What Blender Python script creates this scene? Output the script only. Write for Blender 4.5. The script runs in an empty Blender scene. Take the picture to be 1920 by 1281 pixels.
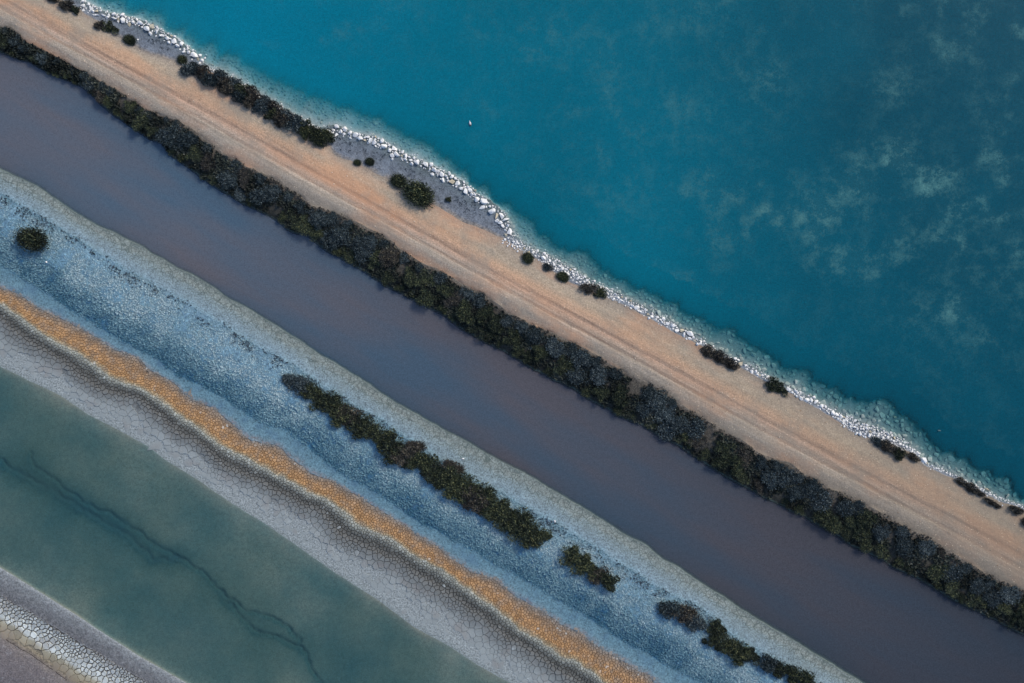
import bpy, math, random
import numpy as np
from mathutils import Vector, Matrix
from mathutils.geometry import delaunay_2d_cdt, convex_hull_2d

scene = bpy.context.scene
COL = scene.collection
R = random.Random(7)
RN = np.random.default_rng(7)

# ------------------------------------------------------------------ camera, sky, sun, exposure
S = 0.06                     # metres on the ground per photo pixel
H = 86.0                     # flying height
cam_d = bpy.data.cameras.new("camera"); cam = bpy.data.objects.new("camera", cam_d)
COL.objects.link(cam); cam.location = (0, 0, H); cam.rotation_euler = (0, 0, 0)
cam_d.sensor_width = 36.0; cam_d.lens = 36.0 * H / (1920 * S)
cam_d.clip_start = 1.0; cam_d.clip_end = 2000.0
scene.camera = cam

SUN_EL, SUN_AZ = math.radians(34), math.radians(48)      # low soft light from the lagoon side (azimuth clockwise from +Y)
world = bpy.data.worlds.new("World"); scene.world = world; world.use_nodes = True
wn = world.node_tree.nodes; wl = world.node_tree.links
for n in list(wn): wn.remove(n)
sky = wn.new("ShaderNodeTexSky"); sky.sky_type = 'NISHITA'; sky.sun_disc = False
sky.sun_elevation = SUN_EL; sky.sun_rotation = SUN_AZ; sky.air_density = 1.0; sky.dust_density = 1.2; sky.ozone_density = 1.0
bg = wn.new("ShaderNodeBackground"); bg.inputs[1].default_value = 0.10
wo = wn.new("ShaderNodeOutputWorld")
wl.new(sky.outputs[0], bg.inputs[0]); wl.new(bg.outputs[0], wo.inputs[0])
sun_d = bpy.data.lights.new("sun", 'SUN'); sun_d.energy = 1.5; sun_d.angle = math.radians(14); sun_d.color = (1.0, 0.88, 0.71)
sun = bpy.data.objects.new("sun", sun_d); COL.objects.link(sun)
sdir = Vector((math.sin(SUN_AZ) * math.cos(SUN_EL), math.cos(SUN_AZ) * math.cos(SUN_EL), math.sin(SUN_EL)))
sun.rotation_euler = sdir.to_track_quat('Z', 'Y').to_euler(); sun.location = sdir * 120
vs = scene.view_settings
vs.view_transform = 'Standard'; vs.look = 'None'; vs.gamma = 1.0; vs.use_curve_mapping = False
vs.exposure = 0.74
cy = scene.cycles
cy.max_bounces = 4; cy.diffuse_bounces = 1; cy.glossy_bounces = 1; cy.transparent_max_bounces = 8; cy.transmission_bounces = 2
cy.caustics_reflective = False; cy.caustics_refractive = False

# ------------------------------------------------------------------ plan geometry: u runs along the causeway, v across it
A = math.radians(30)
EU = np.array((math.cos(A), -math.sin(A))); EV = np.array((-math.sin(A), -math.cos(A)))
def P(px, py, z=0.0):
    k = (H - z) / H
    return np.array(((px - 960) * S * k, (640.5 - py) * S * k))
def UV(px, py, z=0.0):
    p = P(px, py, z); return float(p @ EU), float(p @ EV)
def XY(u, v):
    return u * EU[0] + v * EV[0], u * EU[1] + v * EV[1]

# --- value noise in numpy
def _h(ix, iy, seed):
    n = (ix.astype(np.int64) * 374761393 + iy.astype(np.int64) * 668265263 + seed * 1442695041) & 0xFFFFFFFF
    n = ((n ^ (n >> 13)) * 1274126177) & 0xFFFFFFFF
    return ((n ^ (n >> 16)) & 0xFFFF) / 65535.0
def vnoise(x, y, seed=0):
    x = np.asarray(x, float); y = np.asarray(y, float)
    ix = np.floor(x); iy = np.floor(y); fx = x - ix; fy = y - iy
    fx = fx * fx * (3 - 2 * fx); fy = fy * fy * (3 - 2 * fy)
    a = _h(ix, iy, seed); b = _h(ix + 1, iy, seed); c = _h(ix, iy + 1, seed); d = _h(ix + 1, iy + 1, seed)
    return (a * (1 - fx) + b * fx) * (1 - fy) + (c * (1 - fx) + d * fx) * fy
def fbm(x, y, sc, oct=4, seed=0):
    t = 0; a = 0.5; n = 0
    for o in range(oct):
        t = t + a * vnoise(np.asarray(x) / sc + 17.3 * o, np.asarray(y) / sc - 9.1 * o, seed + o); n += a
        a *= 0.5; sc = sc * 0.5
    return t / n

# --- boundaries between the strips, traced as a plan (photo pixels), from the lagoon down to the far flat
BND = {
1: [(213,7),(300,40),(350,67),(410,93),(467,123),(533,160),(633,200),(673,213),(740,243),(800,280),(857,320),(913,360),(960,397),(995,427),(1028,450),(1070,473),(1103,492),(1137,507),(1150,520),(1200,543),(1267,572),(1317,598),(1367,625),(1417,650),(1458,678),(1508,703),(1550,725),(1600,752),(1625,757),(1658,752),(1692,773),(1708,793),(1742,823),(1783,850),(1842,880),(1917,922)],
2: [(160,3),(198,22),(250,32),(287,48),(313,60),(340,78),(368,102),(385,120),(410,132),(443,148),(477,170),(500,185),(550,213),(600,241),(627,233),(657,245),(707,258),(727,268),(765,290),(802,307),(843,327),(867,340),(893,362),(923,378),(940,392),(953,412),(962,437),(973,447),(992,463),(1020,477),(1053,495),(1087,513),(1120,535),(1158,550),(1193,568),(1220,582),(1250,600),(1283,617),(1308,632),(1338,652),(1367,667),(1392,677),(1417,691),(1440,707),(1470,723),(1490,728),(1517,745),(1550,760),(1583,778),(1625,795),(1667,815),(1717,845),(1738,867),(1767,878),(1800,895),(1842,917),(1880,938),(1917,947)],
3: [(150,20),(195,50),(233,78),(267,97),(317,110),(352,122),(385,130),(410,142),(443,158),(477,180),(500,195),(550,223),(595,250),(615,268),(627,293),(660,303),(693,318),(718,330),(760,353),(820,388),(850,405),(870,418),(890,423),(913,433),(945,449),(970,465),(1003,485),(1037,509),(1070,530),(1142,562),(1175,574),(1200,588),(1227,602),(1250,616),(1268,628),(1300,640),(1317,650),(1338,662),(1367,677),(1400,696),(1430,714),(1470,733),(1487,740),(1507,754),(1532,767),(1547,777),(1580,795),(1597,811),(1625,822),(1650,828),(1683,838),(1717,854),(1735,874),(1790,899),(1840,924),(1917,955)],
4: [(0,50),(20,48),(50,80),(67,88),(110,110),(180,147),(227,173),(267,200),(333,227),(383,257),(427,293),(483,320),(533,347),(593,390),(633,400),(707,434),(743,460),(773,484),(813,500),(857,527),(907,554),(957,587),(993,607),(1040,624),(1107,660),(1157,690),(1240,730),(1273,754),(1347,800),(1397,830),(1423,850),(1480,867),(1513,891),(1557,917),(1597,931),(1647,957),(1687,981),(1733,1004),(1780,1031),(1840,1071),(1890,1094),(1920,1111)],
5: [(0,97),(50,113),(100,137),(160,167),(213,213),(277,257),(303,267),(313,288),(347,310),(390,343),(433,370),(490,397),(520,413),(545,433),(575,441),(605,464),(640,484),(683,510),(740,544),(787,567),(827,584),(867,617),(907,640),(957,667),(1007,697),(1057,720),(1107,750),(1157,777),(1200,797),(1273,837),(1353,887),(1390,907),(1440,937),(1497,964),(1563,1001),(1597,1024),(1653,1051),(1713,1081),(1780,1121),(1847,1154),(1917,1187)],
6: [(0,317),(67,347),(133,393),(187,427),(210,434),(267,464),(333,504),(377,524),(427,560),(483,590),(533,620),(583,654),(633,684),(690,720),(740,754),(807,794),(867,824),(917,854),(990,891),(1057,931),(1117,967),(1173,1004),(1213,1024),(1240,1047),(1280,1070),(1347,1114),(1420,1161),(1480,1197),(1547,1237),(1613,1279)],
7: [(0,365),(67,400),(133,440),(217,495),(317,552),(400,597),(467,640),(533,677),(640,744),(707,784),(773,827),(827,868),(907,910),(973,944),(1040,981),(1107,1021),(1173,1064),(1240,1107),(1297,1131),(1347,1167),(1390,1204),(1453,1237),(1527,1281)],
8: [(0,490),(40,517),(100,554),(160,594),(233,640),(300,674),(333,700),(383,724),(427,747),(467,777),(533,804),(583,837),(640,887),(707,921),(773,967),(827,997),(890,1031),(940,1061),(990,1087),(1040,1117),(1107,1154),(1173,1201),(1223,1227),(1273,1254),(1330,1281)],
9: [(0,540),(33,554),(83,584),(133,607),(173,627),(213,657),(253,670),(287,694),(327,717),(363,754),(400,764),(433,790),(467,824),(520,834),(540,854),(580,884),(627,904),(663,924),(707,954),(763,987),(827,1031),(880,1071),(930,1084),(973,1124),(1017,1144),(1057,1171),(1093,1191),(1133,1221),(1173,1241),(1233,1281)],
10: [(0,567),(33,590),(67,614),(100,637),(150,664),(183,684),(207,707),(240,720),(283,737),(317,760),(350,787),(393,817),(443,850),(500,876),(550,904),(633,950),(673,984),(723,1004),(773,1037),(827,1067),(873,1101),(923,1137),(973,1181),(1017,1204),(1057,1231),(1107,1254),(1130,1281)],
11: [(0,604),(42,638),(92,668),(120,688),(160,718),(200,741),(253,751),(292,781),(326,811),(376,838),(410,875),(466,898),(526,931),(593,961),(633,1008),(700,1038),(750,1061),(820,1111),(866,1138),(916,1175),(950,1201),(1000,1231),(1050,1265),(1070,1281)],
12: [(0,687),(67,720),(110,740),(160,774),(217,804),(277,837),(307,861),(367,897),(433,944),(500,984),(567,1031),(633,1077),(707,1124),(773,1174),(840,1211),(907,1254),(957,1281)],
13: [(0,1064),(60,1101),(133,1147),(200,1191),(267,1234),(350,1281)],
14: [(0,1117),(67,1154),(133,1194),(200,1234),(267,1274)],
15: [(0,1160),(50,1193),(100,1227),(150,1260)],
16: [(0,1195),(67,1235),(117,1271)],
}
ZP = [(0,-2.6),(1,-0.42),(1.5,-0.26),(2,0.02),(2.5,0.22),(3,0.5),(3.25,0.78),(3.5,0.86),(3.8,0.84),(4,0.72),(4.5,0.5),(4.85,0.22),(5,0.03),(5.025,-0.3),(5.1,-0.5),(5.5,-0.9),(5.85,-0.5),(5.965,-.3),(6,0.02),(6.5,0.16),(7,0.32),(7.35,0.55),(7.6,0.5),(8,0.12),(8.5,0.08),(9,0.07),(10,0.08),(10.4,0.2),(11,0.1),(11.5,0.05),(12,0.012),(12.03,-0.06),(12.1,-.12),(12.5,-0.17),(12.9,-0.12),(12.985,-.08),(13,0.012),(13.2,0.06),(14,0.12),(15,0.16),(16,0.16),(17,0.2),(18,0.3)]
ZX = np.array([a for a, b in ZP]); ZY = np.array([b for a, b in ZP])
UIN = np.arange(-76.0, 76.01, 0.2)
UO = np.array([3, 7, 12, 20, 32, 50, 80, 120.0])
UG = np.concatenate([-76 - UO[::-1], UIN, 76 + UO])
BV = {}
for k, pts in BND.items():
    q = sorted(UV(x, y, float(np.interp(k, ZX, ZY))) for x, y in pts)
    v = np.interp(UG, [a for a, b in q], [b for a, b in q])
    ker = np.ones(5) / 5
    v = np.convolve(np.pad(v, 2, mode='edge'), ker, mode='valid')
    amp = {1: 1.7, 2: .4, 3: .35, 4: .5, 5: .45, 6: .28, 7: .5, 8: .5, 9: .7, 10: .5, 11: .5, 12: .14, 13: .12, 14: .4, 15: .4, 16: .3}[k]
    v = v + (fbm(UG, UG * 0 + k * 31.7, 1.6, 4, 40 + k) - .5) * amp
    if k == 1: v = v + (fbm(UG, UG * 0 + 3.3, .7, 3, 90) - .5) * .9
    BV[k] = v
for k in range(2, 17): BV[k] = np.maximum(BV[k], BV[k - 1] + 0.25)
BV[0] = np.full(len(UG), -190.0); BV[17] = BV[16] + 9; BV[18] = np.full(len(UG), 190.0)
BM = np.stack([BV[k] for k in range(19)])             # 19 x nu

def _smooth(a, n):
    return np.convolve(np.pad(a, n, mode='edge'), np.ones(2 * n + 1) / (2 * n + 1), mode='valid')
RS3, RS4 = _smooth(_smooth(BM[3], 70), 40), _smooth(_smooth(BM[4], 45), 30)
def road_t(u, v):
    a = np.interp(u, UG, RS3); b = np.interp(u, UG, RS4); return (v - a) / (b - a)
def bt_of(u, v):
    """strip coordinate (2.0 = shoreline, 5.0 = canal edge ...) at plan points"""
    u = np.atleast_1d(np.asarray(u, float)); v = np.atleast_1d(np.asarray(v, float))
    B = np.stack([np.interp(u, UG, BM[k]) for k in range(19)])
    i = np.clip((B <= v[None]).sum(0) - 1, 0, 17)
    j = np.arange(len(u)); lo = B[i, j]; hi = B[i + 1, j]
    return i + np.clip((v - lo) / (hi - lo), 0, 1)
def v_at(u, bt):
    i = min(int(bt), 17); a = np.interp(u, UG, BM[i]); b = np.interp(u, UG, BM[i + 1])
    return a + (b - a) * (bt - i)

SAND = [(1690,330,50,60,1.0),(1745,340,70,45,.75),(1620,345,55,45,.55),(1480,415,75,40,.6),(1535,430,50,40,.55),(1800,462,75,45,.6),(1740,568,65,40,.9),(1780,592,40,30,.9),(1685,555,40,25,.5),(1745,65,45,40,.55),(1700,150,40,40,.35),(1160,205,40,60,.5),(1162,250,35,30,.45),(1205,95,60,50,.35),(1290,210,70,40,.4),(1310,330,50,40,.45),(1100,120,80,60,.4),(1440,190,50,40,.35),(1385,235,40,35,.35),(1155,355,60,40,.4),(1240,330,60,40,.35),(1905,500,40,60,.7),(1360,110,60,60,.3),(1840,640,60,60,.4),(1040,90,70,40,.25),(1860,330,60,40,.3),(1560,500,80,40,.3),(1250,20,80,40,.3)]
POND_A = [[(0,868),(50,895),(110,931),(167,967),(217,994),(255,1022),(287,1051),(320,1051),(333,1044)],
          [(58,850),(62,876),(83,891),(143,937),(200,964),(250,994),(300,1031),(333,1044),(367,1067),(410,1107),(437,1147),(467,1181),(517,1197),(567,1217)],
          [(410,1107),(443,1134),(483,1154),(533,1174),(560,1200),(575,1230),(583,1254),(600,1281),(640,1330)]]
def seg_dist(x, y, line):
    d = np.full(x.shape, 1e9)
    for (ax, ay), (bx, by) in zip(line[:-1], line[1:]):
        a = P(ax, ay); b = P(bx, by); ab = b - a; L = (ab @ ab)
        t = np.clip(((x - a[0]) * ab[0] + (y - a[1]) * ab[1]) / L, 0, 1)
        d = np.minimum(d, np.hypot(x - a[0] - t * ab[0], y - a[1] - t * ab[1]))
    return d
def sandiness(x, y):
    w = np.zeros_like(x)
    wx = x + (fbm(x, y, 6, 3, 5) - .5) * 7; wy = y + (fbm(x, y, 6, 3, 9) - .5) * 7
    for px, py, rx, ry, s in SAND:
        c = P(px, py); w = np.maximum(w, s * np.exp(-(((wx - c[0]) / (rx * S)) ** 2 + ((wy - c[1]) / (ry * S)) ** 2)))
    n = np.clip((fbm(x, y, 3.6, 6, 21) - .44) * 5, 0, 1.5)
    right = np.clip((x + 0.6 * y + 11) / 22, 0, 1)
    wx = x + (fbm(x, y, 2.5, 3, 55) - .5) * 3; wy = y + (fbm(x, y, 2.5, 3, 56) - .5) * 3
    mott = np.clip((fbm(wx, wy * 1.4, 2.6, 6, 77) - .5) * 5, 0, 1) * np.clip((fbm(x, y, 14, 3, 78) - .36) * 4, 0, 1)
    return np.clip(w * (0.25 + .8 * n) + right * (.08 + 0.46 * mott), 0, 1)

def open_depth(x, y):
    return 2.35 + 1.25 * np.clip((x + 8) / 55, -.5, 1) - 0.30 * np.clip((y - 10) / 40, 0, 1) * np.clip(1 - (x + 30) / 50, 0, 1)  # deeper towards the right, shaped to carry the vignette darkening too
def ground_z(u, v, bt):
    x, y = XY(u, v)
    z = np.interp(bt, ZX, ZY)
    # lagoon floor: a drop-off beyond the rubble, then a deep uneven floor
    m = bt < 1
    if m.any():
        uu = u[m]; d = np.interp(uu, UG, BM[1]) - v[m]
        deep = open_depth(x[m], y[m])
        zz = -0.42 - (deep - 0.42) * (1 - np.exp(-d / 1.0))
        zz = zz + ((fbm(x[m], y[m], 11, 5, 3) - .5) * 0.5) * (1 - np.exp(-d / 2)) + sandiness(x[m], y[m]) * 0.2 * (1 - np.exp(-d / 3))
        z[m] = zz
    m = (bt >= 1) & (bt < 2)
    z[m] += (fbm(x[m], y[m], 1.2, 3, 8) - .5) * 0.22 * np.minimum(1, np.minimum((2 - bt[m]) * 4, (bt[m] - 1) * 6))
    m = (bt >= 2) & (bt < 3); z[m] += (fbm(x[m], y[m], 0.9, 3, 12) - .5) * 0.16
    m = (bt >= 3) & (bt < 4)
    if m.any():     # wheel ruts along the track
        t = road_t(u[m], v[m]); w = (fbm(u[m], u[m] * 0, 16, 2, 14) - .5) * .05
        rut = sum(np.exp(-((t + w - c) / .022) ** 2) * a for c, a in ((.46, .02), (.54, .05), (.71, .06), (.80, .03)))
        z[m] += -rut + (fbm(x[m], y[m], 1.5, 4, 15) - .5) * 0.10
    m = (bt >= 4) & (bt < 5); z[m] += (fbm(x[m], y[m], 1.4, 4, 16) - .5) * 0.3 * np.minimum(1, (5 - bt[m]) * 5)
    m = (bt >= 6) & (bt < 7); z[m] += (fbm(x[m], y[m], 0.8, 4, 17) - .5) * 0.07 * np.minimum(1, (bt[m] - 6) * 4)
    m = (bt >= 7) & (bt < 8); z[m] += (fbm(x[m], y[m], 1.3, 5, 18) - .5) * 0.22 * np.minimum(1, np.minimum(bt[m] - 7, 8 - bt[m]) * 6)
    m = (bt >= 8) & (bt < 9.05); z[m] += (fbm(x[m], y[m], 1.0, 4, 19) - .5) * 0.08
    m = (bt >= 10) & (bt < 12); z[m] += (fbm(x[m], y[m], 2.0, 3, 20) - .5) * 0.10 * np.minimum(1, (12 - bt[m]) * 2)
    m = (bt >= 12) & (bt < 13)
    if m.any():
        xm, ym = x[m], y[m]; wx = xm + (fbm(xm, ym, 1.2, 3, 31) - .5) * 1.0; wy = ym + (fbm(xm, ym, 1.2, 3, 32) - .5) * 1.0; wx = wx + (vnoise(xm / .35, ym / .35, 37) - .5) * .3; wy = wy + (vnoise(xm / .35, ym / .35, 38) - .5) * .3
        e = np.minimum(1, np.minimum(bt[m] - 12, 13 - bt[m]) * 20)
        zz = z[m] + (fbm(xm, ym, 6, 4, 33) - .5) * 0.14 * e
        for i, line in enumerate(POND_A):
            d = seg_dist(wx, wy, line); pch = 0.45 + 1.1 * fbm(xm, ym, 1.1, 3, 35 + i)
            zz -= 0.26 * pch * np.exp(-(d / (.22, .20, .14)[i]) ** 2) + (0.09, .06, .02)[i] * np.exp(-(d / (1.5, 1.2, .8)[i]) ** 2)
        z[m] = zz
    m = bt >= 13; z[m] += (fbm(x[m], y[m], 0.8, 3, 24) - .5) * 0.05 * np.minimum(1, (bt[m] - 13) * 4)
    return z
def gz(u, v):
    u = np.atleast_1d(np.asarray(u, float)); v = np.atleast_1d(np.asarray(v, float))
    return ground_z(u, v, bt_of(u, v))

# ------------------------------------------------------------------ colours and materials
def C(r, g, b):
    f = lambda c: (c / 255 / 12.92) if c / 255 <= .04045 else ((c / 255 + .055) / 1.055) ** 2.4
    return tuple(min(.82, f(c) / k) for c, k in zip((r, g, b), (1.0, 1.0, 1.0))) + (1.0,)

class NT:
    def __init__(s, name):
        s.m = bpy.data.materials.new(name); s.m.use_nodes = True
        s.t = s.m.node_tree; s.n = s.t.nodes
        for n in list(s.n): s.n.remove(n)
        s.out = s.new("ShaderNodeOutputMaterial")
    def new(s, t, **kw):
        n = s.n.new(t)
        for k, v in kw.items(): setattr(n, k, v)
        return n
    def put(s, sock, val):
        if hasattr(val, "is_output"): s.t.links.new(val, sock)
        else: sock.default_value = val
    def math(s, op, a, b=0.0, clamp=False):
        n = s.new("ShaderNodeMath", operation=op, use_clamp=clamp); s.put(n.inputs[0], a); s.put(n.inputs[1], b); return n.outputs[0]
    def attr(s, name, col=False):
        n = s.new("ShaderNodeAttribute", attribute_name=name); return n.outputs["Color" if col else "Fac"]
    def coord(s, scale=(1, 1, 1), rot=0.0):
        g = s.new("ShaderNodeNewGeometry"); m = s.new("ShaderNodeMapping")
        s.put(m.inputs["Vector"], g.outputs["Position"]); m.inputs["Rotation"].default_value = (0, 0, rot)
        if tuple(scale) == (1, 1, 1): return m.outputs[0]
        k = s.new("ShaderNodeVectorMath", operation='MULTIPLY'); s.put(k.inputs[0], m.outputs[0]); k.inputs[1].default_value = scale
        return k.outputs[0]
    def noise(s, scale, detail=3, rough=.55, vec=None, out="Fac"):
        n = s.new("ShaderNodeTexNoise"); n.inputs["Scale"].default_value = scale; n.inputs["Detail"].default_value = detail; n.inputs["Roughness"].default_value = rough
        s.put(n.inputs["Vector"], vec if vec is not None else s.coord()); return n.outputs[out]
    def vor(s, scale, feature='DISTANCE_TO_EDGE', vec=None, out="Distance"):
        n = s.new("ShaderNodeTexVoronoi", feature=feature); n.inputs["Scale"].default_value = scale
        s.put(n.inputs["Vector"], vec if vec is not None else s.coord()); return n.outputs[out]
    def ramp(s, fac, stops, interp='LINEAR'):
        n = s.new("ShaderNodeValToRGB"); cr = n.color_ramp; cr.interpolation = interp
        while len(cr.elements) > 1: cr.elements.remove(cr.elements[-1])
        cr.elements[0].position = stops[0][0]; cr.elements[0].color = stops[0][1]
        for p, c in stops[1:]:
            e = cr.elements.new(p); e.color = c
        s.put(n.inputs[0], fac); return n.outputs[0]
    def mix(s, fac, a, b, blend='MIX'):
        n = s.new("ShaderNodeMix", data_type='RGBA', blend_type=blend); s.put(n.inputs[0], fac); s.put(n.inputs[6], a); s.put(n.inputs[7], b); return n.outputs[2]
    def maprange(s, x, a, b, c, d):
        n = s.new("ShaderNodeMapRange"); s.put(n.inputs[0], x)
        for i, q in enumerate((a, b, c, d)): s.put(n.inputs[1 + i], q)
        return n.outputs[0]
    def gray(s, v):
        n = s.new("ShaderNodeCombineColor"); 
        for i in range(3): s.put(n.inputs[i], v)
        return n.outputs[0]
    def bump(s, h, strength=.5, dist=.05):
        n = s.new("ShaderNodeBump"); n.inputs["Strength"].default_value = strength; n.inputs["Distance"].default_value = dist
        s.put(n.inputs["Height"], h); return n.outputs[0]
    def principled(s, col, rough=.9, normal=None, spec=.25):
        p = s.new("ShaderNodeBsdfPrincipled"); s.put(p.inputs["Base Color"], col); s.put(p.inputs["Roughness"], rough)
        p.inputs["Specular IOR Level"].default_value = spec
        if normal is not None: s.put(p.inputs["Normal"], normal)
        s.t.links.new(p.outputs[0], s.out.inputs[0]); return p

RAMP_N = [(2.0,(92,108,110)),(2.5,(102,112,124)),(2.85,(112,120,132)),(3.0,(138,130,122)),(3.1,(160,148,134)),(3.28,(176,160,140)),(3.42,(196,162,134)),(3.51,(188,156,132)),(3.545,(146,124,108)),(3.58,(192,160,138)),(3.67,(192,170,150)),(3.715,(150,130,115)),(3.75,(186,170,152)),(3.86,(162,152,140)),(4.0,(124,116,106)),(4.12,(84,80,74)),(4.8,(62,62,58)),(4.95,(46,48,46)),(5.0,(66,80,78)),(6.0,(108,120,120)),(6.1,(126,136,134)),(6.26,(130,140,138)),(6.42,(128,144,148)),(6.8,(126,148,160)),(7.05,(128,160,176)),(7.5,(116,156,176)),(7.8,(62,114,146)),(8.0,(58,108,138)),(8.12,(96,132,148)),(8.7,(108,140,154)),(9.0,(122,136,144))]  # dark stops at the canal edge and down the berm slope paint shade
RAMP_S = [(9.0,(134,134,132)),(9.2,(158,136,114)),(9.45,(186,147,107)),(9.78,(188,147,103)),(9.92,(180,160,128)),(10.05,(168,172,164)),(10.3,(112,118,118)),(10.5,(94,96,94)),(10.8,(120,120,116)),(11.12,(122,128,130)),(11.4,(150,158,160)),(11.85,(152,161,163)),(12.0,(126,138,142)),(12.05,(112,124,118)),(12.95,(112,124,118)),(13.0,(158,164,166)),(13.12,(132,138,142)),(13.5,(114,118,122)),(13.95,(104,106,110)),(14.0,(132,136,140)),(14.12,(168,178,184)),(14.85,(206,214,214)),(15.05,(172,168,150)),(15.7,(158,146,124)),(16.0,(136,128,122)),(16.1,(122,116,116)),(16.5,(108,104,108)),(17.0,(94,90,98))]
def earth(name, w1=.05, w2=.03, s1=.5, s2=3.0, speck=.25, speck_s=5.0, fine=.3, bump=.5, which='N', extra=None, rough=.92):
    t = NT(name)
    b = t.attr("bt")
    n1 = t.noise(s1, 5); n2 = t.noise(s2, 4, .65)
    b = t.math('ADD', b, t.math('MULTIPLY', t.math('SUBTRACT', n1, .5), w1 * 2))
    b = t.math('ADD', b, t.math('MULTIPLY', t.math('SUBTRACT', n2, .5), w2 * 2))
    rp, lo, hi = (RAMP_N, 2, 9) if which == 'N' else (RAMP_S, 9, 17)
    col = t.ramp(t.maprange(b, lo, hi, 0, 1), [((p - lo) / (hi - lo), C(*c)) for p, c in rp])
    f1 = t.noise(speck_s * .5, 3, .65); f2 = t.noise(6.0, 2, .75)
    k = t.math('ADD', t.math('MULTIPLY', t.math('SUBTRACT', f1, .5), speck * 3), 1.0)
    k = t.math('ADD', k, t.math('MULTIPLY', t.math('SUBTRACT', f2, .5), fine * 6.5))
    col = t.mix(1.0, col, t.gray(k), 'MULTIPLY')
    if extra: col = extra(t, col, b)
    t.principled(col, rough, t.bump(f1, bump, .12))
    return t.m

def road_extra(t, col, b):
    along = t.coord((0.03, 1.3, 1), A)
    st = t.noise(1.5, 5, .65, along)
    st2 = t.noise(5.0, 3, .6, along)
    mid = t.math('MULTIPLY', t.maprange(b, 3.35, 3.5, 0, 1), t.maprange(b, 3.75, 3.9, 1, 0))
    k = t.math('ADD', 1.0, t.math('MULTIPLY', t.math('ADD', t.math('SUBTRACT', st, .5), t.math('MULTIPLY', t.math('SUBTRACT', st2, .5), .7)), t.math('ADD', .35, t.math('MULTIPLY', mid, .75))))
    col = t.mix(1.0, col, t.gray(k), 'MULTIPLY')
    # redder clay and greyer worn patches, greyer soil plus painted vignette darkening towards the far end of the causeway
    big = t.noise(.22, 4, .55, t.coord((.45, 1.3, 1), A))
    col = t.mix(t.maprange(big, .46, .64, 0, .52), col, C(200, 150, 116))
    col = t.mix(t.maprange(t.noise(.3, 4, .6), .5, .7, 0, .6), col, C(154, 146, 134))
    sx = t.new("ShaderNodeSeparateXYZ"); t.put(sx.inputs[0], t.coord((1, 1, 1), A))
    col = t.mix(t.maprange(sx.outputs[0], 0, 62, 0, .6), col, C(128, 118, 104))
    # pale stone chips and dark grit
    ch = t.vor(3.2, 'F1'); chn = t.noise(1.3, 2)
    col = t.mix(t.math('MULTIPLY', t.maprange(ch, .10, .17, .85, 0), t.maprange(chn, .48, .56, 0, 1)), col, C(226, 206, 180))
    dk = t.vor(4.3, 'F1', t.coord((1, 1, 2)))
    col = t.mix(t.maprange(dk, .09, .15, .45, 0), col, C(110, 92, 76))
    return col
def bank_extra(t, col, b):
    e = t.vor(1.5, 'DISTANCE_TO_EDGE', t.mix(.12, t.coord(), t.noise(1.8, 2, .5, None, "Color")))
    near = t.maprange(b, 6.45, 6.6, 1, 0)
    col = t.mix(t.math('MULTIPLY', t.maprange(e, .015, .06, .75, 0), near), col, C(84, 98, 96))
    col = t.mix(t.maprange(t.noise(.5, 4), .5, .72, 0, .35), col, C(122, 134, 132))
    return col
def scrub_extra(t, col, b):
    return t.mix(t.maprange(t.noise(2.2, 5, .7), .42, .62, .55, 0), col, C(84, 116, 142))
def strip_extra(t, col, b):
    col = t.mix(t.maprange(t.noise(.6, 4), .5, .7, 0, .5), col, C(84, 118, 146))
    return t.mix(t.math('MULTIPLY', t.maprange(t.noise(2.4, 4), .50, .6, 0, .5), t.maprange(b, 8.75, 9.0, 0, 1)), col, C(150, 126, 120))
def shore_extra(t, col, b):
    col = t.mix(t.maprange(t.noise(1.7, 5, .7), .52, .68, 0, .6), col, C(66, 72, 80))
    return t.mix(t.maprange(t.noise(.7, 3), .5, .7, 0, .45), col, C(132, 144, 158))
def flat_extra(t, col, b):
    col = t.mix(t.maprange(t.noise(.8, 5, .7), .55, .75, 0, .5), col, C(90, 84, 92))
    return t.mix(t.maprange(t.noise(1.1, 4, .7), .6, .72, 0, .5), col, C(172, 176, 180))

M = {}
M['shore'] = earth('grey_shore_mud', .08, .06, .6, 3, .25, 4, .3, .8, extra=shore_extra)
M['road'] = earth('ochre_track_dirt', .025, .015, .35, 2.5, .14, 3.5, .22, .5, extra=road_extra)
M['embank'] = earth('bank_soil_painted_shade', .05, .04, .8, 3, .4, 4, .4, 1.0)  # soil colour, with bank shade painted in along the canal edge
M['bank'] = earth('pale_saline_mud', .2, .16, .5, 2.5, .24, 3.0, .34, .5, extra=bank_extra)
M['scrubland'] = earth('frosted_salt_soil', .10, .06, .5, 2.5, .3, 3, .4, .9, extra=scrub_extra)
M['strip'] = earth('pale_blue_salt_soil', .2, .16, .5, 2.2, .22, 3, .30, .5, extra=strip_extra)
M['crust'] = earth('salt_crust', .03, .02, 1.2, 5, .2, 3, .25, .4, 'S')
M['flat'] = earth('violet_grey_mud', .10, .06, .7, 3, .25, 4.5, .35, .7, 'S', extra=flat_extra)

def mud_crack_shade_extra(t, col, b):
    return t.mix(t.math('ADD', t.math('MULTIPLY', t.maprange(b, 10.95, 11.35, .6, .06), t.maprange(b, 9.0, 9.3, .1, 1)), t.math('MULTIPLY', t.maprange(b, 13.7, 14.0, 0, .8), t.maprange(b, 15.2, 15.6, 1, .15))), col, C(62, 60, 58))  # moist mud under the plates, with the crack shade painted in
M['mud_crack_shade'] = earth('cracked_ground_mud', .03, .02, 1.2, 5, .2, 4.5, .4, .5, 'S', extra=mud_crack_shade_extra)

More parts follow.
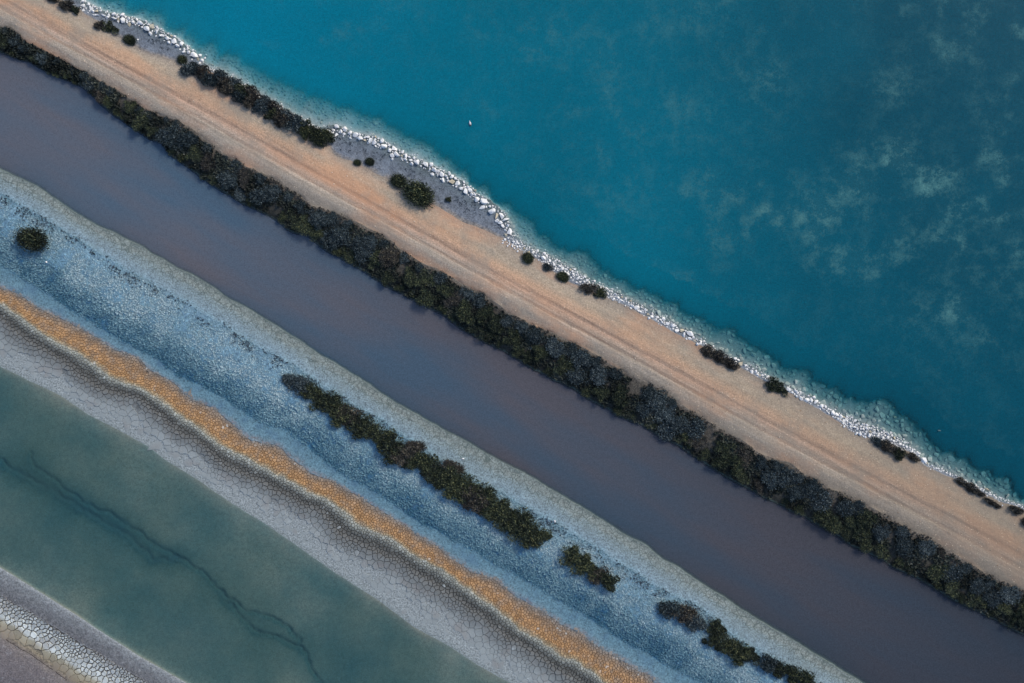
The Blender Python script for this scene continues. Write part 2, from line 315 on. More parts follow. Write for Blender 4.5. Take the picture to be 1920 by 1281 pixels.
def plate_mat():
    t = NT('cracked_salt_plate')
    b = t.math('ADD', t.attr("bt"), t.math('MULTIPLY', t.math('SUBTRACT', t.noise(1.0, 5), .5), .3))
    col = t.ramp(t.maprange(b, 9, 17, 0, 1), [((p - 9) / 8, C(*c)) for p, c in RAMP_S])
    r = t.attr("rnd")
    k = t.math('ADD', t.math('SUBTRACT', t.maprange(b, 10.0, 11.1, .76, .92), t.maprange(b, 13.7, 14.1, 0, .18)), t.math('MULTIPLY', r, t.math('ADD', t.maprange(b, 10.0, 11.1, .5, .14), t.maprange(b, 13.7, 14.1, 0, .3))))
    k = t.math('ADD', k, t.math('MULTIPLY', t.math('SUBTRACT', t.noise(14, 3, .7), .5), .8))
    col = t.mix(1.0, col, t.gray(k), 'MULTIPLY')
    # salt bloom on some pieces
    col = t.mix(t.math('MULTIPLY', t.maprange(r, .9, 1.0, 0, .55), t.maprange(t.noise(.5, 3), .52, .62, 0, 1)), col, C(214, 224, 226))
    col = t.mix(t.math('MULTIPLY', t.maprange(t.noise(.9, 4, .7), .48, .64, 0, .7), t.maprange(b, 9.9, 10.0, 1, 0)), col, C(158, 142, 126))
    warm = t.maprange(t.noise(.45, 4), .5, .66, 0, .35)
    col = t.mix(t.math('MULTIPLY', warm, t.maprange(b, 11.05, 11.2, 0, 1)), col, C(136, 128, 124))
    t.principled(col, .88, t.bump(t.noise(9, 4, .7), .6, .06)); return t.m
M['plate'] = plate_mat()

def bed_mat(name, base, dark, sand, sc):
    t = NT(name)
    n = t.noise(sc, 5, .65); f = t.noise(2.5, 3, .7); f2 = t.noise(6.5, 2, .75)
    col = t.mix(t.maprange(n, .35, .65, 0, 1), base, dark)
    col = t.mix(t.attr("sand"), col, sand)
    k = t.math('ADD', .1, t.math('ADD', t.math('MULTIPLY', f, .7), t.math('MULTIPLY', f2, 1.1)))
    col = t.mix(1.0, col, t.gray(k), 'MULTIPLY')
    t.principled(col, .95); return t.m
M['sea_bed'] = bed_mat('lagoon_sand', C(116, 130, 132), C(96, 112, 114), C(170, 184, 188), .25)
M['canal_bed'] = bed_mat('canal_silt', C(120, 132, 126), C(100, 112, 110), C(44, 48, 46), .4)  # last tone is painted shade for the margin below the hedge
M['pond_bed'] = bed_mat('pond_silt', C(138, 142, 130), C(104, 126, 122), C(104, 130, 124), .12)

def water_mat(name, absorb, turb, murky, rip=3.0, grain=.25, silt=None):
    """absorb: per metre r,g,b; turb: cloudiness per metre; murky: colour of the cloudy water"""
    t = NT(name)
    d = t.attr("depth")
    cc = t.new("ShaderNodeCombineColor")
    for i in range(3): t.put(cc.inputs[i], t.math('POWER', math.exp(-absorb[i]), d))
    m = t.math('SUBTRACT', 1.0, t.math('POWER', math.exp(-turb), d))
    tr = t.new("ShaderNodeBsdfTransparent"); t.put(tr.inputs[0], cc.outputs[0])
    df = t.new("ShaderNodeBsdfDiffuse")
    g = t.math('ADD', 1.0, t.math('MULTIPLY', t.math('ADD', t.math('SUBTRACT', t.noise(6, 2, .8), .5), t.math('MULTIPLY', t.math('SUBTRACT', t.noise(2.2, 3, .6), .5), .35)), grain * 2.6))
    col = murky(t) if callable(murky) else murky
    if silt: col = t.mix(t.math('MULTIPLY', t.attr("sand"), t.math('ADD', .12, t.math('MULTIPLY', t.maprange(t.noise(.55, 8, .8, t.mix(.35, t.coord(), t.noise(.5, 3, .5, None, 'Color'))), .47, .62, 0, 1), .8))), col, silt)
    t.put(df.inputs[0], t.mix(1.0, col, t.gray(g), 'MULTIPLY'))
    mx = t.new("ShaderNodeMixShader"); t.put(mx.inputs[0], m); t.put(mx.inputs[1], tr.outputs[0]); t.put(mx.inputs[2], df.outputs[0])
    bp = t.bump(t.noise(rip, 2, .7), .25, .05)
    gl = t.new("ShaderNodeBsdfGlossy"); gl.inputs["Roughness"].default_value = .06; t.put(gl.inputs["Normal"], bp)
    # Schlick reflectance of water, the same from above and below, so that daylight reaches the bed
    gm = t.new("ShaderNodeNewGeometry"); dt = t.new("ShaderNodeVectorMath", operation='DOT_PRODUCT')
    t.put(dt.inputs[0], gm.outputs["Incoming"]); t.put(dt.inputs[1], gm.outputs["Normal"])
    fr = t.math('ADD', .02, t.math('MULTIPLY', t.math('POWER', t.math('SUBTRACT', 1.0, t.math('ABSOLUTE', dt.outputs["Value"]), True), 5.0), .98))
    m2 = t.new("ShaderNodeMixShader"); t.put(m2.inputs[0], fr); t.put(m2.inputs[1], mx.outputs[0]); t.put(m2.inputs[2], gl.outputs[0])
    t.t.links.new(m2.outputs[0], t.out.inputs[0]); return t.m
def sea_murk(t):
    d = t.maprange(t.attr('deep'), 1.0, 3.6, 0, 1)
    return t.ramp(d, [(0, C(24, 116, 138)), (.30, C(0, 134, 162)), (.55, C(0, 114, 136)), (1, C(0, 76, 94))])
def canal_murk(t):
    c = t.mix(t.maprange(t.noise(.16, 4, .5, t.coord((.22, 1, 1), A)), .36, .62, 0, 1), C(80, 102, 121), C(104, 102, 109))
    sx = t.new("ShaderNodeSeparateXYZ"); t.put(sx.inputs[0], t.coord((1, 1, 1), A))
    return t.mix(t.maprange(sx.outputs[0], -40, 70, 0, .85), c, C(48, 52, 60))  # vignette darkening painted into the water towards the far end
def pond_murk(t):
    c = t.mix(t.maprange(t.noise(.09, 4), .36, .62, 0, 1), C(42, 84, 98), C(58, 88, 92))
    return c
M['sea'] = water_mat('lagoon_water', (1.15, .2, .12), .8, sea_murk, 2.5, .40, C(88, 140, 140))
M['canal'] = water_mat('canal_water', (1.6, .7, .55), 5.5, canal_murk, 3.0, .32)
M['pond'] = water_mat('pond_water', (2.3, .95, .85), 2.0, pond_murk, 3.0, .5)

def rock_mat(name, a, b, dirt):
    t = NT(name)
    oi = t.new("ShaderNodeObjectInfo")
    k = t.math('ADD', oi.outputs["Random"], t.math('MULTIPLY', t.attr("rnd"), 1.0))
    col = t.mix(t.math('FRACT', k), a, b)
    col = t.mix(t.maprange(t.noise(3.2, 5, .7), .52, .72, 0, .7), col, dirt)
    t.principled(col, .85, t.bump(t.noise(6, 4, .7), .7, .06)); return t.m
M['rock'] = rock_mat('white_limestone', C(246, 246, 246), C(228, 230, 232), C(196, 194, 188))
M['rock_tan'] = rock_mat('tan_limestone', C(204, 196, 176), C(192, 182, 160), C(154, 144, 124))
M['rock_sub'] = rock_mat('algae_limestone', C(166, 182, 178), C(136, 152, 150), C(100, 114, 112))

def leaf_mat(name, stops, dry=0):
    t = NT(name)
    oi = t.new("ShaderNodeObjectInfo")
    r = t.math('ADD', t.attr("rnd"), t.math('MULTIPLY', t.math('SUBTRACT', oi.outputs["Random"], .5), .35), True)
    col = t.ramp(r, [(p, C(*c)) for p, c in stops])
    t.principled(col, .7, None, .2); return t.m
M['leaf_green'] = leaf_mat('olive_green_leaves', [(0,(30,38,36)),(.4,(50,60,52)),(.75,(78,88,66)),(1,(116,120,86))])
M['leaf_grey'] = leaf_mat('grey_twig_leaves', [(0,(32,42,46)),(.4,(54,68,74)),(.75,(84,98,104)),(1,(122,134,138))])
M['leaf_brown'] = leaf_mat('brown_twig_leaves', [(0,(42,42,44)),(.5,(68,68,66)),(.85,(98,94,86)),(1,(118,112,98))])
M['twig'] = leaf_mat('dark_twigs', [(0,(46,40,36)),(1,(78,70,62))])
M['tuft'] = leaf_mat('frosted_scrub_leaves', [(0,(34,76,102)),(.35,(64,110,134)),(.65,(118,156,172)),(1,(178,202,210))])
M['under'] = leaf_mat('hedge_twigs', [(0,(34,40,38)),(.4,(56,64,60)),(.75,(86,92,84)),(1,(118,122,118))])
M['wrack'] = leaf_mat('dry_dark_weed', [(0,(40,52,66)),(1,(84,96,108))])

# ------------------------------------------------------------------ mesh helpers
def mesh(name, verts, faces, mat=None, attrs=None, smooth=False):
    me = bpy.data.meshes.new(name)
    verts = np.asarray(verts, np.float32)
    if isinstance(faces, np.ndarray):
        nf, k = faces.shape
        me.vertices.add(len(verts)); me.vertices.foreach_set("co", verts.ravel())
        me.loops.add(nf * k); me.loops.foreach_set("vertex_index", faces.astype(np.int32).ravel())
        me.polygons.add(nf); me.polygons.foreach_set("loop_start", np.arange(0, nf * k, k, dtype=np.int32))
        me.update(calc_edges=True)
    else:
        me.from_pydata([tuple(map(float, v)) for v in verts], [], faces); me.update()
    for k, a in (attrs or {}).items():
        at = me.attributes.new(k, 'FLOAT', 'POINT'); at.data.foreach_set("value", np.asarray(a, np.float32))
    if mat: me.materials.append(mat)
    me.polygons.foreach_set("use_smooth", [smooth] * len(me.polygons))
    return me
def obj(name, me, parent=None, loc=None, label=None, cat=None, group=None, kind=None):
    o = bpy.data.objects.new(name, me); COL.objects.link(o)
    if parent: o.parent = parent
    if loc is not None: o.location = loc
    if label: o["label"] = label
    if cat: o["category"] = cat
    if group: o["group"] = group
    if kind: o["kind"] = kind
    return o

# ------------------------------------------------------------------ the strips of ground, and the water sheets over them
def strip(bands, dv, sunk=None):
    """plan rows across one or more neighbouring strips -> verts, faces, bt"""
    rows = []
    for k in bands:
        w = float(np.mean(BM[k + 1] - BM[k])); 
        if k == 0:
            dd = np.concatenate([np.arange(0, 3, .25), np.arange(3, 64, .4), [66, 70, 76, 84, 96, 112]])
            rows += [('d', x) for x in dd[::-1]]
            continue
        if k == 17: ts = [0, .02, .06, .15, .35, .65]
        else: n = max(2, int(round(w / dv))); ts = np.arange(n) / n
        if k == 1 and bands[0] == 0: ts = ts[1:]
        if k == 12: ts = np.sort(np.concatenate([ts, [.006, .012, .985, .993]]))
        if k == 5: ts = np.sort(np.concatenate([ts, [.012, .025, .05]]))
        rows += [('t', k, float(x)) for x in ts]
    rows.append(('t', bands[-1], 1.0))
    if bands == [0]: rows = rows[:-1]
    V = []; T = []
    for r in rows:
        if r[0] == 'd': v = BM[1] - r[1]; bt = np.full(len(UG), 1 - 1e-4) if r[1] == 0 else 1 - 1e-3 - np.full(len(UG), r[1] / 200)
        else:
            v = BM[r[1]] + (BM[r[1] + 1] - BM[r[1]]) * r[2]; bt = np.full(len(UG), r[1] + r[2])
        V.append(v); T.append(bt)
    V = np.stack(V); T = np.stack(T); U = np.broadcast_to(UG, V.shape)
    u = U.ravel(); v = V.ravel(); bt = T.ravel().copy()
    z = ground_z(u, v, bt)
    if sunk: z = z - sunk(bt)
    x, y = XY(u, v)
    nr, nu = V.shape
    i = np.arange(nr - 1)[:, None] * nu + np.arange(nu - 1)[None]
    f = np.stack([i, i + nu, i + nu + 1, i + 1], -1).reshape(-1, 4)
    return np.stack([x, y, z], -1), f, bt
def silted(vts, bt):
    x, y = vts[:, 0].astype(float), vts[:, 1].astype(float); w = sandiness(x, y)
    u = x * EU[0] + y * EU[1]; sh = np.interp(u, [-70, -8, 4, 40, 75], [.66, .6, .22, .2, .14]) * (.55 + .9 * fbm(x, y, 1.4, 3, 66))
    return np.clip(np.where(bt >= .985, sh, w), 0, 1)
def ground(name, bands, dv, mat, label, sunk=None, sand=False):
    vts, f, bt = strip(bands, dv, sunk)
    at = {"bt": bt}
    if bands == [3]:
        x, y = vts[:, 0].astype(float), vts[:, 1].astype(float); u = x * EU[0] + y * EU[1]; v = x * EV[0] + y * EV[1]
        w = np.clip(np.minimum(bt - 3, 4 - bt) / .16, 0, 1); at["bt"] = bt * (1 - w) + (3 + np.clip(road_t(u, v), .05, .95)) * w
    if sand: at["sand"] = silted(vts, bt) if bands[0] == 0 else np.clip((5.10 - bt) / .06, 0, 1)  # on the canal bed this marks the hedge-side margin painted as shade
    return obj(name, mesh(name, vts, f, mat, at, True), label=label, kind='structure')
def water(name, bands, dv, mat, label, over=0.0):
    vts, f, bt = strip(bands, dv)
    d = np.maximum(0, -vts[:, 2]); vts = vts.copy(); vts[:, 2] = 0.0
    return obj(name, mesh(name, vts, f, mat, {"depth": d, "deep": open_depth(vts[:, 0].astype(float), vts[:, 1].astype(float)) + (fbm(vts[:, 0], vts[:, 1], 16, 3, 4) - .5) * .7, "sand": np.where(bt < .985, sandiness(vts[:, 0].astype(float), vts[:, 1].astype(float)), 0) if bands[0] == 0 else 0 * d}, True), label=label, kind='structure')

ground('lagoon_bed', [0, 1], .3, M['sea_bed'], 'pale sandy floor under the turquoise lagoon', sand=True)
ground('rocky_shore', [2], .2, M['shore'], 'grey blue mud shore under the line of white rocks')
ground('dirt_road', [3], .2, M['road'], 'ochre dirt track with wheel marks on the causeway')
ground('canal_embankment', [4], .22, M['embank'], 'dark soil slope under the hedge, with shade painted in at the canal')
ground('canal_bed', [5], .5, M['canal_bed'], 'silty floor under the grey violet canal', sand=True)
ground('canal_bank', [6], .2, M['bank'], 'pale grey green mud bank beside the canal')
ground('scrub_ground', [7], .2, M['scrubland'], 'pale blue salty ground under the frosted scrub')
ground('salt_strip', [8], .2, M['strip'], 'smooth pale blue strip between scrub and orange crust')
orange = ground('orange_crust', [9], .25, M['mud_crack_shade'], 'orange strip of finely cracked salt crust', sunk=lambda b: .05 + 0 * b)
mudflat = ground('cracked_mud_flat', [10, 11], .25, M['mud_crack_shade'], 'grey cracked mud flat beside the shallow green pond', sunk=lambda b: np.where(b < 11.97, .05, .0))
ground('pond_bed', [12], .2, M['pond_bed'], 'silty floor of the shallow pond with a dark channel', sand=True)
ground('pond_bank', [13], .2, M['flat'], 'violet grey mud bank between pond and white plates')
plateflat = ground('salt_plate_flat', [14, 15], .25, M['mud_crack_shade'], 'flat of white and tan cracked salt plates', sunk=lambda b: .06 + 0 * b)
ground('mud_plain', [16, 17], .25, M['flat'], 'violet grey mud plain at the photo corner')
water('lagoon_water', [0, 1], .35, M['sea'], 'turquoise lagoon water')
water('canal_water', [5], .5, M['canal'], 'grey violet canal between hedge and pale bank')
water('pond_water', [12], .2, M['pond'], 'shallow grey green pond water with dark channel lines')

# ------------------------------------------------------------------ helpers for scattering
def darts(n, sampler, spacing, seed=1):
    """reject points nearer than spacing(bt); returns u, v, bt lists"""
    pu, pv, pb = sampler(n)
    sp = spacing(pb, pu, pv); cell = float(sp.max()); grid = {}; keep = []
    for i in range(n):
        a, b, s = pu[i], pv[i], sp[i]; ci, cj = int(a // cell), int(b // cell); ok = True
        for gi in (ci - 1, ci, ci + 1):
            for gj in (cj - 1, cj, cj + 1):
                for j in grid.get((gi, gj), ()):
                    if (pu[j] - a) ** 2 + (pv[j] - b) ** 2 < (.5 * (s + sp[j])) ** 2: ok = False; break
                if not ok: break
            if not ok: break
        if ok: grid.setdefault((ci, cj), []).append(i); keep.append(i)
    return pu[keep], pv[keep], pb[keep], sp[keep]
def in_strip(b0, b1, u0, u1):
    def f(n):
        u = RN.uniform(u0, u1, n)
        lo = np.array(v_at(u, b0)); hi = np.array(v_at(u, b1)); v = lo + (hi - lo) * RN.random(n)
        return u, v, bt_of(u, v)
    return f
def to_px(x, y): return x / S + 960, 640.5 - y / S
def framed(x, y, pad=0): 
    px, py = to_px(x, y); return (px > -pad) & (px < 1920 + pad) & (py > -pad) & (py < 1281 + pad)

# ------------------------------------------------------------------ cracked crust: Voronoi plates with real gaps
def voronoi(u, v):
    r = delaunay_2d_cdt([Vector((float(a), float(b))) for a, b in zip(u, v)], [], [], 0, 1e-6)
    co = r[0]; orig = r[3]
    cells = [[] for _ in co]
    for f in r[2]:
        a, b, c = (co[i] for i in f[:3])
        d = 2 * (a.x * (b.y - c.y) + b.x * (c.y - a.y) + c.x * (a.y - b.y))
        if abs(d) < 1e-9: continue
        a2, b2, c2 = a.length_squared, b.length_squared, c.length_squared
        cx = (a2 * (b.y - c.y) + b2 * (c.y - a.y) + c2 * (a.y - b.y)) / d; cyy = (a2 * (c.x - b.x) + b2 * (a.x - c.x) + c2 * (b.x - a.x)) / d
        for i in f[:3]: cells[i].append((cx, cyy))
    out = []
    for i, cc in enumerate(cells):
        p = co[i]; o = orig[i][0] if orig[i] else None
        if o is None or len(cc) < 3: out.append(None); continue
        cc = sorted(cc, key=lambda q: math.atan2(q[1] - p.y, q[0] - p.x))
        if max(math.hypot(q[0] - p.x, q[1] - p.y) for q in cc) > 2.0: out.append(None); continue
        full = []
        for q0, q1 in zip(cc, cc[1:] + cc[:1]):
            full.append(q0); L = math.dist(q0, q1)
            if L > .16:
                h = math.sin((q0[0] + q1[0]) * 91.7 + (q0[1] + q1[1]) * 57.3) * 43758.5; h = (h - math.floor(h) - .5) * .34
                a, c = (q0, q1) if q0 < q1 else (q1, q0)
                full.append(((a[0] + c[0]) / 2 - (c[1] - a[1]) * h, (a[1] + c[1]) / 2 + (c[0] - a[0]) * h))
        out.append((o, (p.x, p.y), full))
    return [c for c in out if c]

def plate_geo(site, poly, gap, thick, rnd):
    cu = sum(q[0] for q in poly) / len(poly); cv = sum(q[1] for q in poly) / len(poly)
    top = []; base = []
    for q in poly:
        dx, dy = q[0] - cu, q[1] - cv; L = math.hypot(dx, dy) + 1e-6
        g = min(.45 * L, gap * R.uniform(.4, 1.5)); k = (L - g) / L
        base.append((cu + dx * k, cv + dy * k)); k2 = max(.2, (L - g - .035) / L); top.append((cu + dx * k2, cv + dy * k2))
    n = len(poly)
    pts = base + top + [(cu, cv)]
    faces = [(i, (i + 1) % n, n + (i + 1) % n, n + i) for i in range(n)] + [(n + i, n + (i + 1) % n, 2 * n) for i in range(n)]
    return pts, faces, n
def build_plates(u, v, gapf, thickf, parentf, minpart, u_lim):
    groups = {}
    for o, site, poly in voronoi(u, v):
        uu = np.array([q[0] for q in poly]); vv = np.array([q[1] for q in poly])
        b = float(bt_of(site[0], site[1])[0])
        key = parentf(b, site)
        if key is None: continue
        area = .5 * abs(sum(poly[i][0] * poly[(i + 1) % len(poly)][1] - poly[(i + 1) % len(poly)][0] * poly[i][1] for i in range(len(poly))))
        if area < .012: continue
        rnd = R.random()
        pts, faces, n = plate_geo(site, poly, gapf(b, rnd), 0, rnd)
        groups.setdefault(key, []).append((area, site, b, rnd, pts, faces, n, thickf(b, rnd)))
    res = {}
    for key, L in groups.items():
        allu = np.array([p[0] for e in L for p in e[4]]); allv = np.array([p[1] for e in L for p in e[4]])
        z = gz(allu, allv); bts = bt_of(allu, allv); X, Y = XY(allu, allv); k = 0; items = []
        for area, site, b, rnd, pts, faces, n, th in L:
            m = len(pts); zz = z[k:k + m].copy(); zm = float(zz.mean()); zz = zm * .6 + zz * .4
            tilt = (R.uniform(-.03, .03), R.uniform(-.03, .03)); lift = R.uniform(-.5, .5) * th * .5
            zz[n:2 * n] += th + lift; zz[2 * n] += th + lift - R.uniform(-.1, .35) * th; zz[:n] -= .075
            zz[n:] += (allu[k + n:k + m] - site[0]) * tilt[0] + (allv[k + n:k + m] - site[1]) * tilt[1]
            items.append((area, site, np.stack([X[k:k + m], Y[k:k + m], zz], -1), faces, bts[k:k + m], rnd)); k += m
        res[key] = items
    return res
def emit_plates(parent, items, part_name, stuff_name, n_parts):
    vis = lambda e: bool(framed(*XY(*e[1])))
    items = sorted(items, key=lambda e: -(e[0] if vis(e) else 0))
    single, rest = items[:n_parts], items[n_parts:]
    for area, site, V, F, b, rnd in single:
        c = V.mean(0); me = mesh(part_name, V - c, F, M['plate'], {"bt": b, "rnd": np.full(len(b), rnd)})
        obj(part_name, me, parent, c)
    if rest:
        V = []; F = []; B = []; Q = []; k = 0
        for area, site, v, f, b, rnd in rest:
            V.append(v); F += [tuple(i + k for i in ff) for ff in f]; B.append(b); Q.append(np.full(len(b), rnd)); k += len(v)
        obj(stuff_name, mesh(stuff_name, np.concatenate(V), F, M['plate'], {"bt": np.concatenate(B), "rnd": np.concatenate(Q)}), parent, kind='stuff')

def sp_mud(b, u, v):
    s = np.interp(b, [8.8, 9, 9.9, 10.2, 10.7, 11.1, 11.5, 11.8, 12], [.2, .2, .2, .22, .28, .46, .6, .6, .6])
    return s * (1 + (vnoise(u / .9, v / .9, 3) - .5) * np.interp(b, [9, 11, 11.4], [.4, .6, 1.2]))
u, v, b, _ = darts(34000, in_strip(8.7, 11.95, -75, 47), sp_mud)
def mud_parent(b, s):
    wob = (float(vnoise(s[0] / .7, s[1] / .7, 51)) - .5) * .2 + (float(vnoise(s[0] / 2.6, s[1] / 1.5, 52)) - .5) * .22 + R.gauss(0, .05)
    if b + wob < 8.98 or b + wob * 3 > 11.66: return None
    return 'orange' if b < 10 else 'mud'
g = build_plates(u, v, lambda b, r: np.interp(b, [9, 10, 10.3, 10.9, 11.2, 11.5, 11.72, 12], [.014, .016, .032, .030, .014, .008, .002, .002]), lambda b, r: np.interp(b, [9, 10, 10.5, 11.1, 11.4, 11.7, 12], [.03, .03, .05, .02, .006, -.035, -.05]), mud_parent, 0, None)
emit_plates(orange, g['orange'], 'crust_plate', 'crust_plates', 0)
emit_plates(mudflat, g['mud'], 'mud_plate', 'small_mud_plates', 300)
def sp_salt(b, u, v):
    s = np.interp(b, [13.9, 14.1, 14.5, 14.9, 15.2, 16], [.24, .28, .38, .5, .8, .95])
    return s * (1 + (vnoise(u / .8, v / .8, 5) - .5) * 1.0)
u, v, b, _ = darts(11000, in_strip(13.85, 16.0, -50, 4), sp_salt)
g = build_plates(u, v, lambda b, r: np.interp(b, [14, 14.6, 15, 15.3, 16], [.07, .075, .05, .022, .010]) * (.5 + 1.0 * r), lambda b, r: np.interp(b, [14, 14.6, 15.1, 15.5, 16], [.06, .07, .03, .0, -.05]), lambda b, s: 'p' if 13.98 < b < 15.85 else None, 0, None)
emit_plates(plateflat, g['p'], 'salt_plate', 'small_salt_plates', 300)

# ------------------------------------------------------------------ rocks
import bmesh
def boulder(seed, flat=.7, n=15, mat='rock'):
    r = random.Random(seed); bm = bmesh.new()
    for i in range(n):
        z = r.uniform(-.9, 1); a = r.uniform(0, 6.283); q = math.sqrt(max(0, 1 - z * z)); k = r.uniform(.86, 1.12)
        bm.verts.new((q * math.cos(a) * k, q * math.sin(a) * k, z * flat * k))
    h = bmesh.ops.convex_hull(bm, input=bm.verts[:])
    bmesh.ops.delete(bm, geom=[e for e in h['geom_interior'] if isinstance(e, bmesh.types.BMVert)], context='VERTS')
    bmesh.ops.bevel(bm, geom=bm.edges[:], offset=.09, segments=1, affect='EDGES', clamp_overlap=True)
    bmesh.ops.recalc_face_normals(bm, faces=bm.faces[:])
    me = bpy.data.meshes.new('boulder'); bm.to_mesh(me); bm.free(); me.materials.append(M[mat]); return me
ROCK = [boulder(100 + i, R.uniform(.55, .8), R.randint(11, 17)) for i in range(14)]
ROCK_T = [boulder(140 + i, .5, 9, 'rock_tan') for i in range(3)]
ROCK_S = [boulder(160 + i, .45, 12, 'rock_sub') for i in range(6)]
def rock_arrays(me):
    V = np.array([p.co[:] for p in me.vertices]); return V, [tuple(p.vertices) for p in me.polygons]
ROCK_A = {id(m): rock_arrays(m) for m in ROCK + ROCK_T + ROCK_S}

BIG = [  # px, py, half length px, half width px, rotation deg, mesh list, label
 (275,54,7.5,5,-32,ROCK,'large oval white boulder beside the tan boulder, landward side of rock line'),
 (283,49,6.5,5,40,ROCK_T,'tan angular boulder in the rock line beside the grey mud pocket'),
 (263,42,6.5,4.2,-25,ROCK,'long white boulder just up the line from the tan angular boulder'),
 (922,395,8,6.8,30,ROCK,'large rounded white boulder where the rock line bends to the water'),
 (931,404,3.4,8.2,-15,ROCK_T,'upright narrow tan boulder wedged between two big white boulders'),
 (940,404,4.4,8.5,25,ROCK,'long white boulder leaning next to the narrow tan boulder'),
 (948,413,7,4.6,20,ROCK,'angular white boulder at the waterward tip of the rock line'),
 (938,418,5.2,4,0,ROCK,'squat white boulder on the mud side near the rock line tip'),
 (955,434,5.6,7.5,-30,ROCK,'big kite shaped white boulder at the end of the mud pocket'),
 (905,389,6.8,3.6,20,ROCK,'flat pale boulder next to the large rounded boulder, mud side'),
 (1018,483,7,4.4,-25,ROCK,'big flat white boulder in the small rubble between two green bushes'),
 (1294,626,8,5,-30,ROCK,'large flat white slab in the narrow rock line by the bare road'),
 (1730,863,8,6.2,-20,ROCK,'large bluish white boulder at the end of the white rubble heap'),
 (1722,850,5,3.4,-40,ROCK,'pale block at the water side next to the large bluish white boulder'),
 (1853,919,7.5,3.2,-28,ROCK_T,'flat tan slab lying at the water by the thin rock line'),
 (1493,735,7,4,-40,ROCK,'long white boulder beside the dark bush at the waterline'),
 (1512,750,5.5,5,0,ROCK,'round white boulder in the spaced rock line past the lone dark bush'),
 (1528,746,4.5,3.6,-40,ROCK,'white boulder standing alone on the water side of the rock line'),
 (720,273,6.5,6,0,ROCK,'large white boulder by the mud pocket with two tiny bushes'),
 (744,289,7.5,4.6,-35,ROCK,'long white boulder just past the large one near two tiny bushes'),
 (631,237,5.5,5,0,ROCK,'white boulder jutting into the water where the bush row ends'),
 (798,308,6.5,4.4,-40,ROCK,'long white boulder in the rock line above the two round bushes'),
]
SEGS = [  # polyline, width px, size lo/hi px (half), density weight, key
 ([(150,8),(200,30),(260,42),(300,62),(340,85),(378,115)], 20, 2.6, 5.2, 520, 'beside the grey mud pocket with two small dark bushes'),
 ([(378,124),(440,152),(500,190),(560,221),(600,245)], 7, 1.5, 2.8, 420, 'behind the long dark bush row'),
 ([(600,250),(640,246),(700,263),(760,294),(820,322),(870,350)], 19, 2.6, 5.6, 560, 'above the mud pocket with round bushes'),
 ([(870,350),(905,378),(935,408),(955,440)], 19, 2.6, 5.8, 300, 'at the bend of the shore near the big rounded boulder'),
 ([(945,447),(990,470),(1050,502),(1110,534),(1165,560)], 24, 1.5, 3.4, 900, 'among the small rubble between the roadside green bushes'),
 ([(1130,545),(1190,575),(1240,603),(1300,635),(1340,656)], 16, 2.0, 4.8, 520, 'in the narrow rock line by the bare road'),
 ([(1375,675),(1410,695),(1442,711)], 11, 2.2, 4.4, 120, 'between the two long dark waterside bushes'),
 ([(1475,728),(1520,751),(1560,774),(1595,793)], 14, 2.2, 4.8, 240, 'in the spaced line past the lone dark bush'),
 ([(1580,786),(1610,803),(1640,813),(1670,822),(1695,838)], 28, 1.6, 3.6, 1100, 'in the dense white rubble heap'),
 ([(1680,828),(1720,852),(1740,868)], 13, 1.8, 3.6, 170, 'behind the dark bush at the white rubble heap'),
 ([(1740,872),(1800,897),(1860,928),(1920,952),(1960,972)], 6, 1.4, 2.6, 330, 'in the thin waterline by the far road end'),
]
rocks = []      # u, v, half size, key
occ = []
def clash(u, v, r, f=.82):
    for a, b, q in occ:
        if abs(a - u) < 2.2 and (a - u) ** 2 + (b - v) ** 2 < (f * (r + q)) ** 2: return True
    return False
def put_rock(me, x, y, z, sx, sy, sz, rz, name, label, group):
    o = obj(name, me, None, (x, y, z), label, 'boulder', group); o.scale = (sx, sy, sz); o.rotation_euler = (R.uniform(-.25, .25), R.uniform(-.25, .25), rz); return o
for px, py, a, b, rot, L, label in BIG:
    u, v = UV(px, py, .3); x, y = XY(u, v); z = float(gz(u, v)[0])
    put_rock(R.choice(L), x, y, z + .5 * min(a, b) * S, a * S, b * S, min(a, b) * S * 1.05, math.radians(rot), 'boulder', label, 'large shore boulders')
    occ.append((u, v, math.sqrt(a * b) * S))
for line, wd, lo, hi, n, key in SEGS:
    q = [UV(x, y, .25) for x, y in line]; L = [0]
    for i in range(len(q) - 1): L.append(L[-1] + math.dist(q[i], q[i + 1]))
    for i in range(n):
        s = R.uniform(0, L[-1]); j = max(k for k in range(len(q) - 1) if L[k] <= s); t = (s - L[j]) / (L[j + 1] - L[j])
        dv = R.gauss(0, .5); dv = max(-1, min(1, dv)) * wd * S * .43
        uu = q[j][0] + (q[j + 1][0] - q[j][0]) * t; vv = q[j][1] + (q[j + 1][1] - q[j][1]) * t + dv
        r = (lo * .75 + (hi * 1.2 - lo * .75) * (1 - i / n) ** 2.2 * R.uniform(.4, 1)) * S * 1.12 * (1.0 - .25 * abs(dv) / (wd * S * .5))
        if clash(uu, vv, r): continue
        occ.append((uu, vv, r)); rocks.append((uu, vv, r, key, dv < 0))
rocks.sort(key=lambda e: -e[2])
vis = [bool(framed(*XY(e[0], e[1]), -2)) for e in rocks]
solo = [e for e, k in zip(rocks, vis) if k][:270]; solo_id = {id(e) for e in solo}
zr = gz([e[0] for e in rocks], [e[1] for e in rocks])
SV, SF, SQ, k0 = [], [], [], 0
def add_stuff(me, M4, rnd):
    global k0
    V, F = ROCK_A[id(me)]
    SV.append(V @ M4[0].T + M4[1]); SF.extend(tuple(i + k0 for i in f) for f in F); SQ.append(np.full(len(V), rnd)); k0 += len(V)
